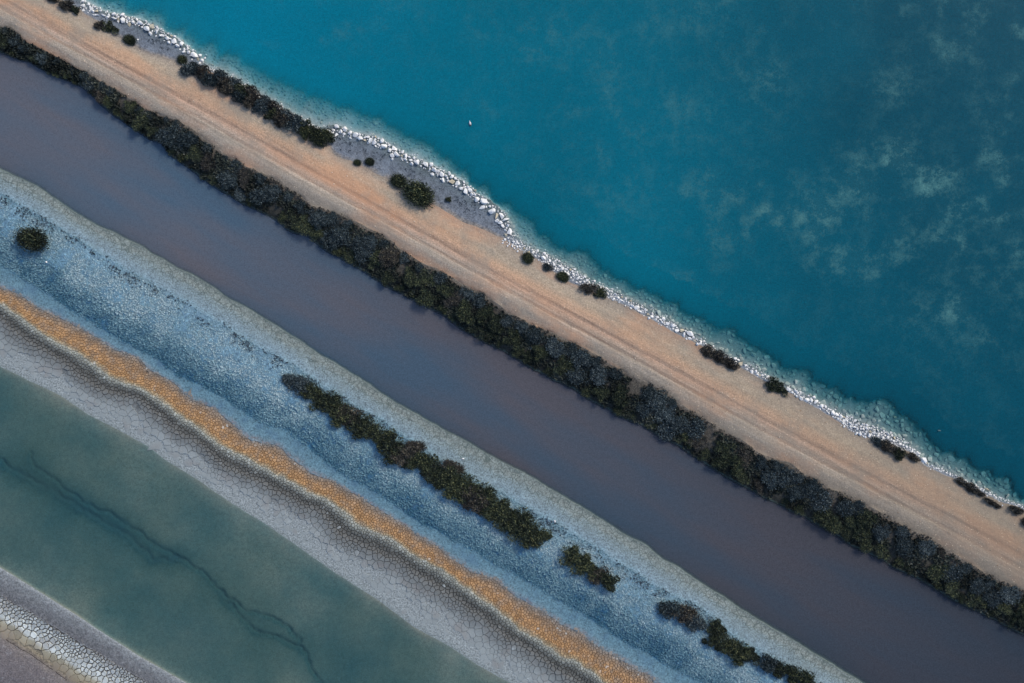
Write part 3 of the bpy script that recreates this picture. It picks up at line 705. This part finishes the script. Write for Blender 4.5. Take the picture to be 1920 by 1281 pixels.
def rotm(rz, s, tilt=.3):
    e = Matrix.Rotation(rz, 3, 'Z') @ Matrix.Rotation(R.uniform(-tilt, tilt), 3, 'X') @ Matrix.Rotation(R.uniform(-tilt, tilt), 3, 'Y')
    return np.array(e) @ np.diag(s)
med = sorted(e[2] for e in solo)[len(solo) // 2] if solo else 0
for e, z in zip(rocks, zr):
    u, v, r, key, seaward = e; x, y = XY(u, v); tan = R.random() < .09
    me = R.choice(ROCK_T if tan else ROCK); el = R.uniform(.78, 1.22)
    if id(e) in solo_id:
        lab = f"{'big' if r > med * 1.25 else ('middling' if r > med * .9 else 'small')} {'tan' if tan else 'white'} rock, {'water' if seaward else 'land'} side, {key}"
        put_rock(me, x, y, max(-.05, float(z)) + r * .35, r * el, r / el, r * R.uniform(.75, 1.1), R.uniform(0, 6.28), 'boulder', lab, lab + ' group')
    else:
        add_stuff(me, (rotm(R.uniform(0, 6.28), (r * el, r / el, r * R.uniform(.6, 1))), np.array((x, y, max(-.05, float(z)) + r * .3))), R.random())
# rubble too small or too many to pick apart, along the waterline
for i in range(900):
    uu = R.uniform(-74, 74); 
    w = R.gauss(0, .22); vv = float(np.interp(uu, UG, BM[2])) + w * 1.2 + .1
    r = R.uniform(.05, .13); x, y = XY(uu, vv)
    if not framed(x, y, 60): continue
    z = float(gz(uu, vv)[0]); add_stuff(R.choice(ROCK), (rotm(R.uniform(0, 6.28), (r, r * R.uniform(.6, 1), r * .7)), np.array((x, y, max(z, -.1)))), R.random())
obj('shore_rubble', mesh('shore_rubble', np.concatenate(SV), SF, M['rock'], {"rnd": np.concatenate(SQ)}), label='small white rubble filling the rock line along the shore', cat='rubble', kind='stuff')

# drowned rubble on the underwater shelf
SV, SF, SQ, k0 = [], [], [], 0
def sub_space(b, u, v):
    big = np.clip((u - 0) / 25, 0, 1)
    return (.30 + .24 * big) * RN.uniform(.7, 1.35, len(u))
u, v, b, sp = darts(15000, in_strip(.99, 1.98, -75, 75), sub_space)
fr = framed(*XY(u, v), 80); zz = gz(u, v)
den = fbm(u, v, 2.5, 3, 61)
for i in range(len(u)):
    if not fr[i]: continue
    # the shelf is bare sand in places: nearer the shore on the left, mid shelf on the right
    left = u[i] < -8
    if left and b[i] > 1.5 + .5 * (den[i] - .5) and R.random() < .6: continue
    if not left and 1.25 < b[i] < 1.6 and den[i] < .42 and R.random() < .6: continue
    r = sp[i] * .66 * R.uniform(.8, 1.1); x, y = XY(u[i], v[i])
    add_stuff(R.choice(ROCK_S), (rotm(R.uniform(0, 6.28), (r, r * R.uniform(.65, 1), r * .55), .15), np.array((x, y, float(zz[i]) + r * .2))), R.random())
obj('drowned_rubble', mesh('drowned_rubble', np.concatenate(SV), SF, M['rock_sub'], {"rnd": np.concatenate(SQ)}), label='grey stones lying under the shallow water along the shore', cat='rubble', kind='stuff')
for px, py, a, b2, lab in ((1652,737,4.2,3,'drowned stone nearest the open water in the trio off the shore'),(1646,742,5,3.2,'drowned stone of the trio off the shore, largest of the three'),(1657,743,4.4,2.4,'drowned stone of the trio off the shore, nearest the shelf'),(1706,768,6.5,3,'lone tan stone under water beyond the shelf edge'),(1676,765,4,3,'drowned grey stone between the trio and the lone tan stone'),(1756,806,2.6,2.6,'small pale stone alone in the open water'),(1647,757,5,3,'drowned stone under the trio at the shelf edge'),(1692,775,4,2.6,'drowned stone close below the lone tan stone'),(1677,782,5,3,'drowned pale stone on the shelf edge near the lone tan stone')):
    u, v = UV(px, py, -.4); x, y = XY(u, v); z = float(gz(u, v)[0])
    o = obj('drowned_stone', R.choice(ROCK_T if 'tan' in lab else ROCK_S), None, (x, y, max(z, -1.0) + b2 * S * .3), lab, 'stone', 'stones off the shore')
    o.scale = (a * S, b2 * S, max(b2 * S, (max(z, -1.0) - z) * 1.6)); o.rotation_euler = (0, 0, math.radians(R.uniform(-40, 0)))

# ------------------------------------------------------------------ shrubs
def shrub_mesh(seed, n, mat, leaf=.16, lobes=7, spiky=.35, core=None):
    """leaves on twigs over an uneven dome, unit radius, height about .75"""
    r = np.random.default_rng(seed)
    lob = [(r.uniform(-.8, .8), r.uniform(-.8, .8), r.uniform(.15, .62), r.uniform(.18, .40)) for _ in range(lobes)]
    lob = [l for l in lob if math.hypot(l[0], l[1]) < .86] + [(0, 0, .45, .42)]
    if core: lob = list(core)
    V = []; F = []; Q = []
    for i in range(n):
        lx, ly, lz, lr = lob[r.integers(len(lob))]
        d = r.normal(size=3); d[2] = abs(d[2]) * .9 + .05; d /= np.linalg.norm(d)
        k = lr * (r.uniform(.55, 1.0) if r.random() < .8 else r.uniform(1.0, 1.0 + spiky))
        p = np.array((lx, ly, lz * .8)) + d * k * np.array((1, 1, .8))
        if p[2] < .02: p[2] = r.uniform(.02, .2)
        # leaf spray: a bent quad pointing outward
        out = d + r.normal(size=3) * .55; out /= np.linalg.norm(out)
        side = np.cross(out, r.normal(size=3)); side /= np.linalg.norm(side) + 1e-9
        L = leaf * r.uniform(.7, 1.5); W = leaf * r.uniform(.28, .6)
        j = len(V)
        V += [p - side * W * .4, p + side * W * .4, p + out * L * .6 + side * W * .5, p + out * L, p + out * L * .6 - side * W * .5]
        F.append((j, j + 1, j + 2, j + 3, j + 4))
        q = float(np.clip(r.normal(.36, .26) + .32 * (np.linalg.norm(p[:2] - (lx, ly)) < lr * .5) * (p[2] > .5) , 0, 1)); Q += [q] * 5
    return mesh('foliage', V, F, M[mat], {"rnd": Q})
def stem_mesh(seed):
    r = random.Random(seed); V = []; F = []
    for i in range(8):
        a = r.uniform(0, 6.28); q = r.uniform(.25, .75); h = r.uniform(.4, .75); w = .025
        pts = [(0 + r.uniform(-.06, .06), r.uniform(-.06, .06), -.12), (math.cos(a) * q * .45, math.sin(a) * q * .45, h * .5), (math.cos(a) * q, math.sin(a) * q, h)]
        j = len(V)
        for s, p in enumerate(pts):
            ww = w * (1 - s * .38)
            V += [(p[0] + ww * math.cos(c), p[1] + ww * math.sin(c), p[2]) for c in (0, 2.094, 4.189)]
        for s in range(2):
            for c in range(3): F.append((j + s * 3 + c, j + s * 3 + (c + 1) % 3, j + s * 3 + 3 + (c + 1) % 3, j + s * 3 + 3 + c))
    return mesh('branches', V, F, M['twig'], {"rnd": [r.random() for _ in V]})
STEM = [stem_mesh(300 + i) for i in range(3)]
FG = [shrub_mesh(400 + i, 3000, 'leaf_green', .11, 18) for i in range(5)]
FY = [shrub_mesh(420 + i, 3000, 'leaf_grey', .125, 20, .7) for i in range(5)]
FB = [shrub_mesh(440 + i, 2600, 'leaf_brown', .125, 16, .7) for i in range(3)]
FR = []
def round_mesh(seed):
    return shrub_mesh(seed, 5200, 'leaf_green', .095, 0, .42, core=((0, 0, .35, .66), (.3, .1, .3, .5), (-.28, .15, .3, .5), (.05, -.3, .3, .52), (-.1, .32, .28, .48), (.2, .3, .28, .45), (.3, -.25, .25, .45), (-.3, -.22, .28, .47)))
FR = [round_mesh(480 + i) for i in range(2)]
def shrub(fo, x, y, z, rx, ry, h, rz, label, group, name='shrub'):
    e = obj(name, None, None, (x, y, z), label, 'shrub', group); e.rotation_euler = (0, 0, rz); e.scale = (rx, ry, h)
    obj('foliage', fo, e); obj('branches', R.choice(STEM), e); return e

# hedge between road and canal: a low mat of twigs below, single shrubs above
def hedge_sp(b, u, v): return np.clip(np.interp(u, UG, BM[5] - BM[4]) * .4, .95, 1.42) * RN.uniform(.85, 1.15, len(u))
u, v, b, sp = darts(9000, in_strip(4.13, 4.88, -72, 72), hedge_sp)
zz = gz(u, v); mixn = fbm(u, v, 5, 3, 71)
BARE = [UV(233, 190, .6), UV(930, 590, .5), UV(1190, 730, .6), UV(1330, 830, .5), UV(1460, 935, .3), UV(1745, 1060, .5), UV(512, 395, .4), UV(757, 503, .6), UV(1560, 930, .5), UV(1668, 1046, .3)]
cand = []
for i in range(len(u)):
    x, y = XY(u[i], v[i])
    if not framed(x, y, 12): continue
    if any(math.hypot(u[i] - a, v[i] - c) < .9 for a, c in BARE): continue
    t = b[i] - 4; w = float(np.interp(u[i], UG, BM[5]) - np.interp(u[i], UG, BM[4]))
    edge = min(t, 1 - t) * w
    r = min(1.15, max(.5, edge + .04)) * R.uniform(.85, 1.15)
    green = (t + (mixn[i] - .5) * 1.5) > .46
    br = R.random() < .06
    kind = 'brown' if br else ('green' if green else 'grey')
    cand.append((u[i], v[i], zz[i], r, kind, t))
MARKS = [(UV(x, y)[0], n) for x, y, n in ((110, 5, 'topmost brown shrub'), (243, 75, 'first mud pocket'), (360, 128, 'bush row head'), (490, 195, 'long bush row'), (595, 255, 'bush row end'), (685, 304, 'two tiny bushes'), (775, 357, 'large round bush'), (870, 400, 'mud pocket end'), (945, 430, 'rock bend'), (1025, 500, 'small roadside bushes'), (1115, 545, 'rubble end bush'), (1240, 605, 'narrow rock line'), (1350, 670, 'long waterline bush'), (1455, 724, 'lone waterline bush'), (1540, 770, 'spaced rock line'), (1630, 812, 'white rubble heap'), (1730, 862, 'bluish white boulder'), (1820, 912, 'low waterline bush'), (1910, 958, 'photo edge bush'))]
for uu, vv, z, r, kind, t in cand:
    x, y = XY(uu, vv)
    fo = R.choice({'green': FG, 'grey': FY, 'brown': FB}[kind])
    mark = min(MARKS, key=lambda m: abs(m[0] - uu))[1]; size = 'large' if r > .95 else ('middling' if r > .72 else 'small')
    side = 'canal side' if t > .5 else 'road side'
    desc = size + {'green': ' dark green', 'grey': ' grey twiggy', 'brown': ' dry brown'}[kind]
    shrub(fo, x, y, z - .06, r * R.uniform(.92, 1.15), r * R.uniform(.85, 1.05), r * R.uniform(.38, .66) + .1, R.uniform(0, 6.28), f'{desc} shrub, {side} of hedge, across road from the {mark}', f'{desc} hedge shrubs, {side}, by the {mark}')

def bush(px, py, ax, ay, rot, kind, label, group, h=None, z0=None):
    u, v = UV(px, py, .6); x, y = XY(u, v); z = float(gz(u, v)[0])
    return shrub(R.choice({'g': FG, 'y': FY, 'b': FB, 'r': FR}[kind]), x, y, z - .05, ax * S * 1.02, ay * S * 1.02, h or (.5 * (ax + ay) * S * .8 + .1), math.radians(-rot), label, group)
ORD = 'first second third fourth fifth sixth seventh eighth ninth tenth eleventh twelfth thirteenth fourteenth fifteenth sixteenth seventeenth eighteenth nineteenth twentieth'.split()
def nth(i): return ORD[i] if i < 20 else 'twenty ' + ORD[i - 20]
G1 = 'bushes along the lagoon side of the road'
for a in [
 (98,-4,16,9,30,'b','brown shrub cut by the top edge above the road'),
 (126,9,19,11,30,'b','low brown shrub by the road near the top edge'),
 (143,20,11,9,30,'g','green end of the brown shrub by the road near the top edge'),
 (187,47,13,9,25,'b','reddish brown twiggy bush at the start of the mud pocket'),
 (208,53,16,11,25,'g','dark bush merging into the brown one at the mud pocket'),
 (243,75,15,11,20,'r','lone small bush in the first mud pocket by the road'),
 (342,112,12,10,20,'r','small dark bush tucked under the white rocks at the pocket end'),
 (366,130,14,13,30,'y','blue grey bush at the head of the long waterside row'),
 (670,305,9,7,10,'r','smaller of two tiny bushes on the mud pocket'),
 (693,303,11,9,10,'r','larger of two tiny bushes on the mud pocket'),
 (748,340,19,15,20,'r','smaller round bush touching the large round bush by the road'),
 (786,365,38,25,28,'r','large round dark green bush on the mud pocket edge'),
 (841,374,7,6,0,'g','tiny faint bush in the mud past the large round bush'),
 (990,484,14,12,40,'r','small dark green bush on the road edge nearest the rock bend'),
 (1026,502,11,7,20,'y','small grey bush between two green roadside bushes'),
 (1055,519,15,11,20,'r','small round green bush on the road edge by the fine rubble'),
 (1104,543,15,12,20,'b','brown half of the dark bush by the rubble end'),
 (1124,548,15,12,25,'g','dark half of the bush by the rubble end'),
 (1329,660,15,12,30,'b','first clump of the long dark bush at the waterline'),
 (1351,671,17,12,30,'b','middle clump of the long dark bush at the waterline'),
 (1372,684,15,10,30,'b','last clump of the long dark bush at the waterline'),
 (1447,720,15,13,35,'g','near clump of the lone dark green bush at the waterline'),
 (1464,730,16,11,35,'g','far clump of the lone dark green bush at the waterline'),
 (1645,829,14,9,25,'y','grey clump of the bush in front of the rubble heap'),
 (1663,838,17,11,30,'b','brown clump of the bush in front of the rubble heap'),
 (1684,850,17,11,35,'g','green clump of the bush past the rubble heap'),
 (1712,858,13,7,35,'b','small brown bush just before the large bluish white boulder'),
 (1803,904,13,7,35,'b','brown clump of the low bush on the thin waterline'),
 (1822,916,15,9,35,'b','dark clump of the low bush on the thin waterline'),
 (1837,926,11,6,35,'b','last low clump of the bush on the thin waterline'),
 (1856,942,13,6,35,'b','dry sprawling bush on the road past the tan slab'),
 (1868,949,9,5,35,'b','small dry tuft of bush past the tan slab'),
 (1905,958,14,9,30,'b','dark bush at the photo edge on the road shoulder'),
 (1926,975,16,11,30,'b','dark bush cut by the photo edge on the road shoulder')]:
    bush(a[0], a[1], a[2], a[3], a[4], a[5], a[6], G1)
ROW = [(355,132),(385,141),(395,152),(412,147),(425,166),(438,160),(448,180),(455,172),(470,190),(475,180),(490,202),(497,193),(510,215),(518,207),(530,228),(538,220),(552,236),(560,232),(572,252),(580,243),(592,256),(605,254),(610,263)]
for i, (px, py) in enumerate(ROW):
    k = 'g' if i > 19 else R.choice('yybbg')
    bush(px, py, 16 + R.uniform(-2, 4), 13 + R.uniform(-1, 3), R.uniform(0, 60), k, {'y': 'blue grey', 'b': 'brown', 'g': 'dark green'}[k] + f' bush, {nth(i)} from the upper end of the waterside bush row', 'bushes of the long waterside row', 1.0)
G2 = 'dark shrubs on the frosted bank'
bush(65, 450, 36, 25, 12, 'r', 'lone round dark green bush on the frosted blue bank', G2, 1.5)
DARK = [(545,712,15,'y'),(562,722,20,'y'),(585,735,22,'g'),(603,752,22,'g'),(622,758,24,'g'),(640,778,24,'g'),(655,780,22,'b'),(672,798,24,'g'),(695,806,24,'g'),(722,822,22,'g'),(735,842,27,'g'),(757,848,26,'b'),(775,862,24,'g'),(780,840,16,'b'),(797,868,26,'g'),(815,890,25,'g'),(835,893,26,'g'),(850,880,18,'b'),(852,912,25,'g'),(872,915,28,'g'),(888,938,26,'b'),(908,932,26,'g'),(925,955,28,'g'),(945,962,28,'g'),(955,985,26,'g'),(975,980,28,'g'),(995,1002,26,'g'),(1012,1008,22,'g')]
for i, (px, py, r, k) in enumerate(DARK):
    seg = 'upper' if i < 9 else ('middle' if i < 18 else 'lower')
    bush(px, py, r * 1.1, r * .9, R.uniform(0, 60), k, {'y': 'grey', 'b': 'brown', 'g': 'dark green'}[k] + f' shrub, {nth(i)} from the upper end of the frosted bank row', 'shrubs of the long row on the frosted bank', r * S * .75)
for a in [(1076,1046,26,22,'g','first bush of the separate dark clump below the long row'),(1098,1062,27,23,'g','second bush of the separate dark clump below the long row'),(1120,1076,22,18,'b','brown bush of the separate dark clump below the long row'),(1138,1088,27,19,'g','last pointed bush of the separate dark clump below the long row'),
          (1258,1140,24,20,'y','grey bush at the head of the lowest shrub row'),(1282,1152,24,20,'b','brown bush second in the lowest shrub row'),(1305,1166,22,18,'y','grey bush third in the lowest shrub row'),(1345,1178,20,16,'g','olive green bush on the bank edge of the lowest shrub row'),(1336,1196,22,18,'g','dark bush below the olive green one in the lowest shrub row'),(1362,1208,24,20,'g','dark bush in the middle of the lowest shrub row'),(1385,1224,26,20,'g','wide dark bush in the lowest shrub row'),(1408,1230,20,16,'g','dark bush at the narrowing of the lowest shrub row'),(1440,1246,22,16,'y','grey bush near the bottom edge of the lowest shrub row'),(1468,1256,24,18,'g','dark bush second from the bottom edge of the lowest shrub row'),(1498,1268,28,20,'g','big dark bush at the bottom edge of the lowest shrub row'),(1520,1290,26,20,'g','dark bush cut by the bottom edge of the lowest shrub row')]:
    bush(a[0], a[1], a[2], a[3], 30, a[4], a[5], G2, a[2] * S * .75)

# ------------------------------------------------------------------ frosted scrub, weed lines, gravel
def tufts(name, u, v, z, size, q, mat, label, cat, parent=None, blades=6, lift=1.0, tilt=(.35, 1.15)):
    n = len(u); x, y = XY(u, v)
    ang = RN.uniform(0, 6.283, (n, blades)); tl = RN.uniform(tilt[0], tilt[1], (n, blades)); ln = size[:, None] * RN.uniform(.7, 1.3, (n, blades)); w = np.broadcast_to(size[:, None] * .34, (n, blades))
    cx, sx = np.cos(ang), np.sin(ang); o = size[:, None] * .12
    base = np.stack([x[:, None] + cx * o, y[:, None] + sx * o, np.broadcast_to(z[:, None], (n, blades)) - .02], -1)
    tip = base + np.stack([cx * ln * np.sin(tl), sx * ln * np.sin(tl), ln * np.cos(tl) * lift], -1)
    mid = (base + tip) / 2 + np.stack([0 * cx, 0 * cx, .12 * ln], -1)
    side = np.stack([-sx * w, cx * w, 0 * w], -1)
    V = np.stack([base, mid + side, tip, mid - side], 2).reshape(-1, 3)
    F = np.arange(len(V)).reshape(-1, 4)
    rq = np.repeat(np.clip(q[:, None] + RN.normal(0, .06, (n, blades)), 0, 1).reshape(-1), 4)
    return obj(name, mesh(name, V, F, mat, {"rnd": rq}), parent, None, label, cat, None, 'stuff')
def scatter(n, b0, b1, u0=-74, u1=74):
    u, v, b = in_strip(b0, b1, u0, u1)(n); x, y = XY(u, v); k = framed(x, y, 90); return u[k], v[k], b[k]
u, v, b = scatter(90000, 6.98, 8.06)
cl = fbm(u, v, 1.5, 4, 81); patch = fbm(u, v, 4.5, 3, 83)
keep = RN.random(len(u)) < np.clip(.25 + (cl - .35) * 2.4 + np.interp(b, [7, 7.4, 7.7, 8.0], [-.1, 0, .45, .4]), .04, 1)
u, v, b, cl, patch = u[keep], v[keep], b[keep], cl[keep], patch[keep]
q = np.interp(b, [7, 7.12, 7.5, 7.75, 8.0], [.6, .84, .82, .5, .28]) + (cl - .5) * .5 + (patch - .5) * .5 + RN.normal(0, .08, len(u))  # tufts darken down the berm slope: its shade painted into their tint
q = .52 + (q - .52) * .72
tufts('salt_scrub', u, v, gz(u, v), RN.uniform(.06, .17, len(u)) * (1 + .25 * (b > 7.55)), q, M['tuft'], 'frosted blue low scrub matting the bank between canal and orange crust', 'scrub', blades=5, tilt=(.8, 1.4))
u, v, b = scatter(16000, 6.9, 7.22)
cl = fbm(u, v, 1.1, 4, 91); keep = (cl > .5) & (RN.random(len(u)) < .6 * np.exp(-((b - 7.05) / .10) ** 2)); u, v = u[keep], v[keep]
tufts('dry_bank_weed', u, v, gz(u, v), RN.uniform(.06, .15, len(u)), RN.uniform(0, .7, len(u)), M['wrack'], 'dark dry weed specks along the top edge of the frosted bank', 'weed')
u, v, b = scatter(6000, 2.12, 2.95)
wd = np.interp(u, UG, BM[3] - BM[2]); cl = fbm(u, v, 1.3, 4, 93); keep = (wd > 1.6) & (cl > .50) & (RN.random(len(u)) < np.exp(-((b - 2.48) / .16) ** 2)); u, v = u[keep], v[keep]
tufts('shore_wrack', u, v, gz(u, v), RN.uniform(.08, .2, len(u)), RN.uniform(0, 1, len(u)), M['wrack'], 'dark dry weed line on the grey mud pockets', 'weed', lift=.4)
u, v, b = scatter(1500, 4.0, 4.12); k = fbm(u, v, 2, 3, 94) > .47; u, v = u[k], v[k]
tufts('roadside_weed', u, v, gz(u, v), RN.uniform(.08, .2, len(u)), RN.uniform(0, 1, len(u)), M['leaf_brown'], 'dry brown weeds along the hedge edge of the road', 'weed')
u, v, b = scatter(13000, 4.1, 4.96); kk = fbm(u, v, 1.6, 3, 96); ok = (fbm(u, v, 1.1, 3, 97) > .36) & np.array([min(math.hypot(a - p, c - q) for p, q in BARE) > .7 for a, c in zip(u, v)]); u, v, kk = u[ok], v[ok], kk[ok]
tufts('hedge_undergrowth', u, v, np.maximum(gz(u, v), .02) + .05, RN.uniform(.14, .32, len(u)), np.clip(.3 + (kk - .5) * 1.6 + RN.normal(0, .18, len(u)), 0, 1), M['under'], 'dark tangled undergrowth filling the hedge between the shrubs', 'undergrowth', blades=6, tilt=(.4, 1.3))
# gravel on the track
u, v, b = scatter(5200, 3.02, 3.98); z = gz(u, v); x, y = XY(u, v); n = len(u)
s = RN.uniform(.02, .055, n) * (1 + 1.0 * (RN.random(n) < .06)); a = RN.uniform(0, 6.28, n)
ring = np.stack([np.stack([x + s * np.cos(a + t) * k, y + s * np.sin(a + t) * k, z - .01], -1) for t, k in ((0, 1), (1.6, .75), (3.1, .95), (4.7, .7))], 1)
V = np.concatenate([ring, np.stack([x, y, z + s * .7], -1)[:, None]], 1).reshape(-1, 3)
F = (np.arange(n)[:, None, None] * 5 + np.array([(0, 1, 4), (1, 2, 4), (2, 3, 4), (3, 0, 4)])[None]).reshape(-1, 3)
def gravel_mat():
    t = NT('pale_gravel'); t.principled(t.mix(t.attr("rnd"), C(150, 122, 98), C(226, 208, 186)), .9); return t.m
obj('road_gravel', mesh('road_gravel', V, F, gravel_mat(), {"rnd": np.repeat(RN.random(n), 5)}), label='pale gravel chips scattered over the ochre track', cat='gravel', kind='stuff')
# loose white stones lying on the pale bank
for px, py, r, lab in ((868,861,2.2,'single white stone on the pale bank above the long shrub row'),(1040,977,2.4,'single white stone on the bank near the end of the long shrub row'),(90,492,1.6,'tiny white stone on the frosted bank under the lone round bush'),(221,40,2.0,'white stone fallen on the mud by the brown bush'),(259,75,1.8,'white stone beside the lone small bush in the mud'),(735,298,2.6,'pale stone on the mud by the weed line past two tiny bushes')):
    u, v = UV(px, py, .3); x, y = XY(u, v)
    o = obj('white_stone', R.choice(ROCK), None, (x, y, float(gz(u, v)[0]) + r * S * .5), lab, 'stone', 'loose white stones'); o.scale = (r * S * 1.2, r * S, r * S); o.rotation_euler = (0, 0, R.uniform(0, 6))

# ------------------------------------------------------------------ the white water bird on the lagoon
def bird():
    prof = [(-.30,.012,.075,1),(-.22,.05,.08,1),(-.12,.095,.075,.5),(0,.115,.06,.1),(.10,.10,.065,0),(.16,.06,.11,0),(.19,.042,.16,0),(.225,.05,.185,0),(.26,.04,.18,0),(.285,.014,.17,.8),(.33,.004,.16,.9)]
    V = []; F = []; Q = []
    for x, r, z, q in prof:
        for k in range(8):
            a = k * math.pi / 4; V.append((x, r * math.cos(a), z + r * .72 * math.sin(a))); Q.append(q)
    for i in range(len(prof) - 1):
        for k in range(8): F.append((i * 8 + k, i * 8 + (k + 1) % 8, i * 8 + 8 + (k + 1) % 8, i * 8 + 8 + k))
    t = NT('white_feathers'); t.principled(t.ramp(t.attr("rnd"), [(0, C(240, 242, 244)), (.45, C(214, 220, 226)), (.7, C(60, 62, 70)), (1, C(40, 42, 50))]), .8)  # dark tail and wing tips are painted to stand in for the bird's shadow
    u, v = UV(881.5, 232, 0); x, y = XY(u, v)
    o = obj('sea_bird', mesh('sea_bird', V, F, t.m, {"rnd": Q}, True), None, (x, y, -.015), 'small white water bird on the open lagoon, shadow painted on its tail', 'bird'); o.rotation_euler = (0, 0, math.radians(100))
    tw = NT('grey_wing'); tw.principled(tw.ramp(tw.attr("rnd"), [(0, C(200, 206, 214)), (.7, C(90, 96, 106)), (1, C(36, 38, 46))]), .8)
    for s in (-1, 1):
        W = [(.09, s * .085, .10), (.02, s * .125, .085), (-.12, s * .115, .085), (-.34, s * .03, .10), (-.12, s * .035, .155), (.04, s * .04, .135), (-.34, s * .034, .112)]
        obj('wing', mesh('wing', W, [(0, 1, 5), (1, 2, 4, 5), (2, 3, 6, 4)], tw.m, {"rnd": [0, .1, .4, 1, .3, .1, 1]}, True), o)
bird()
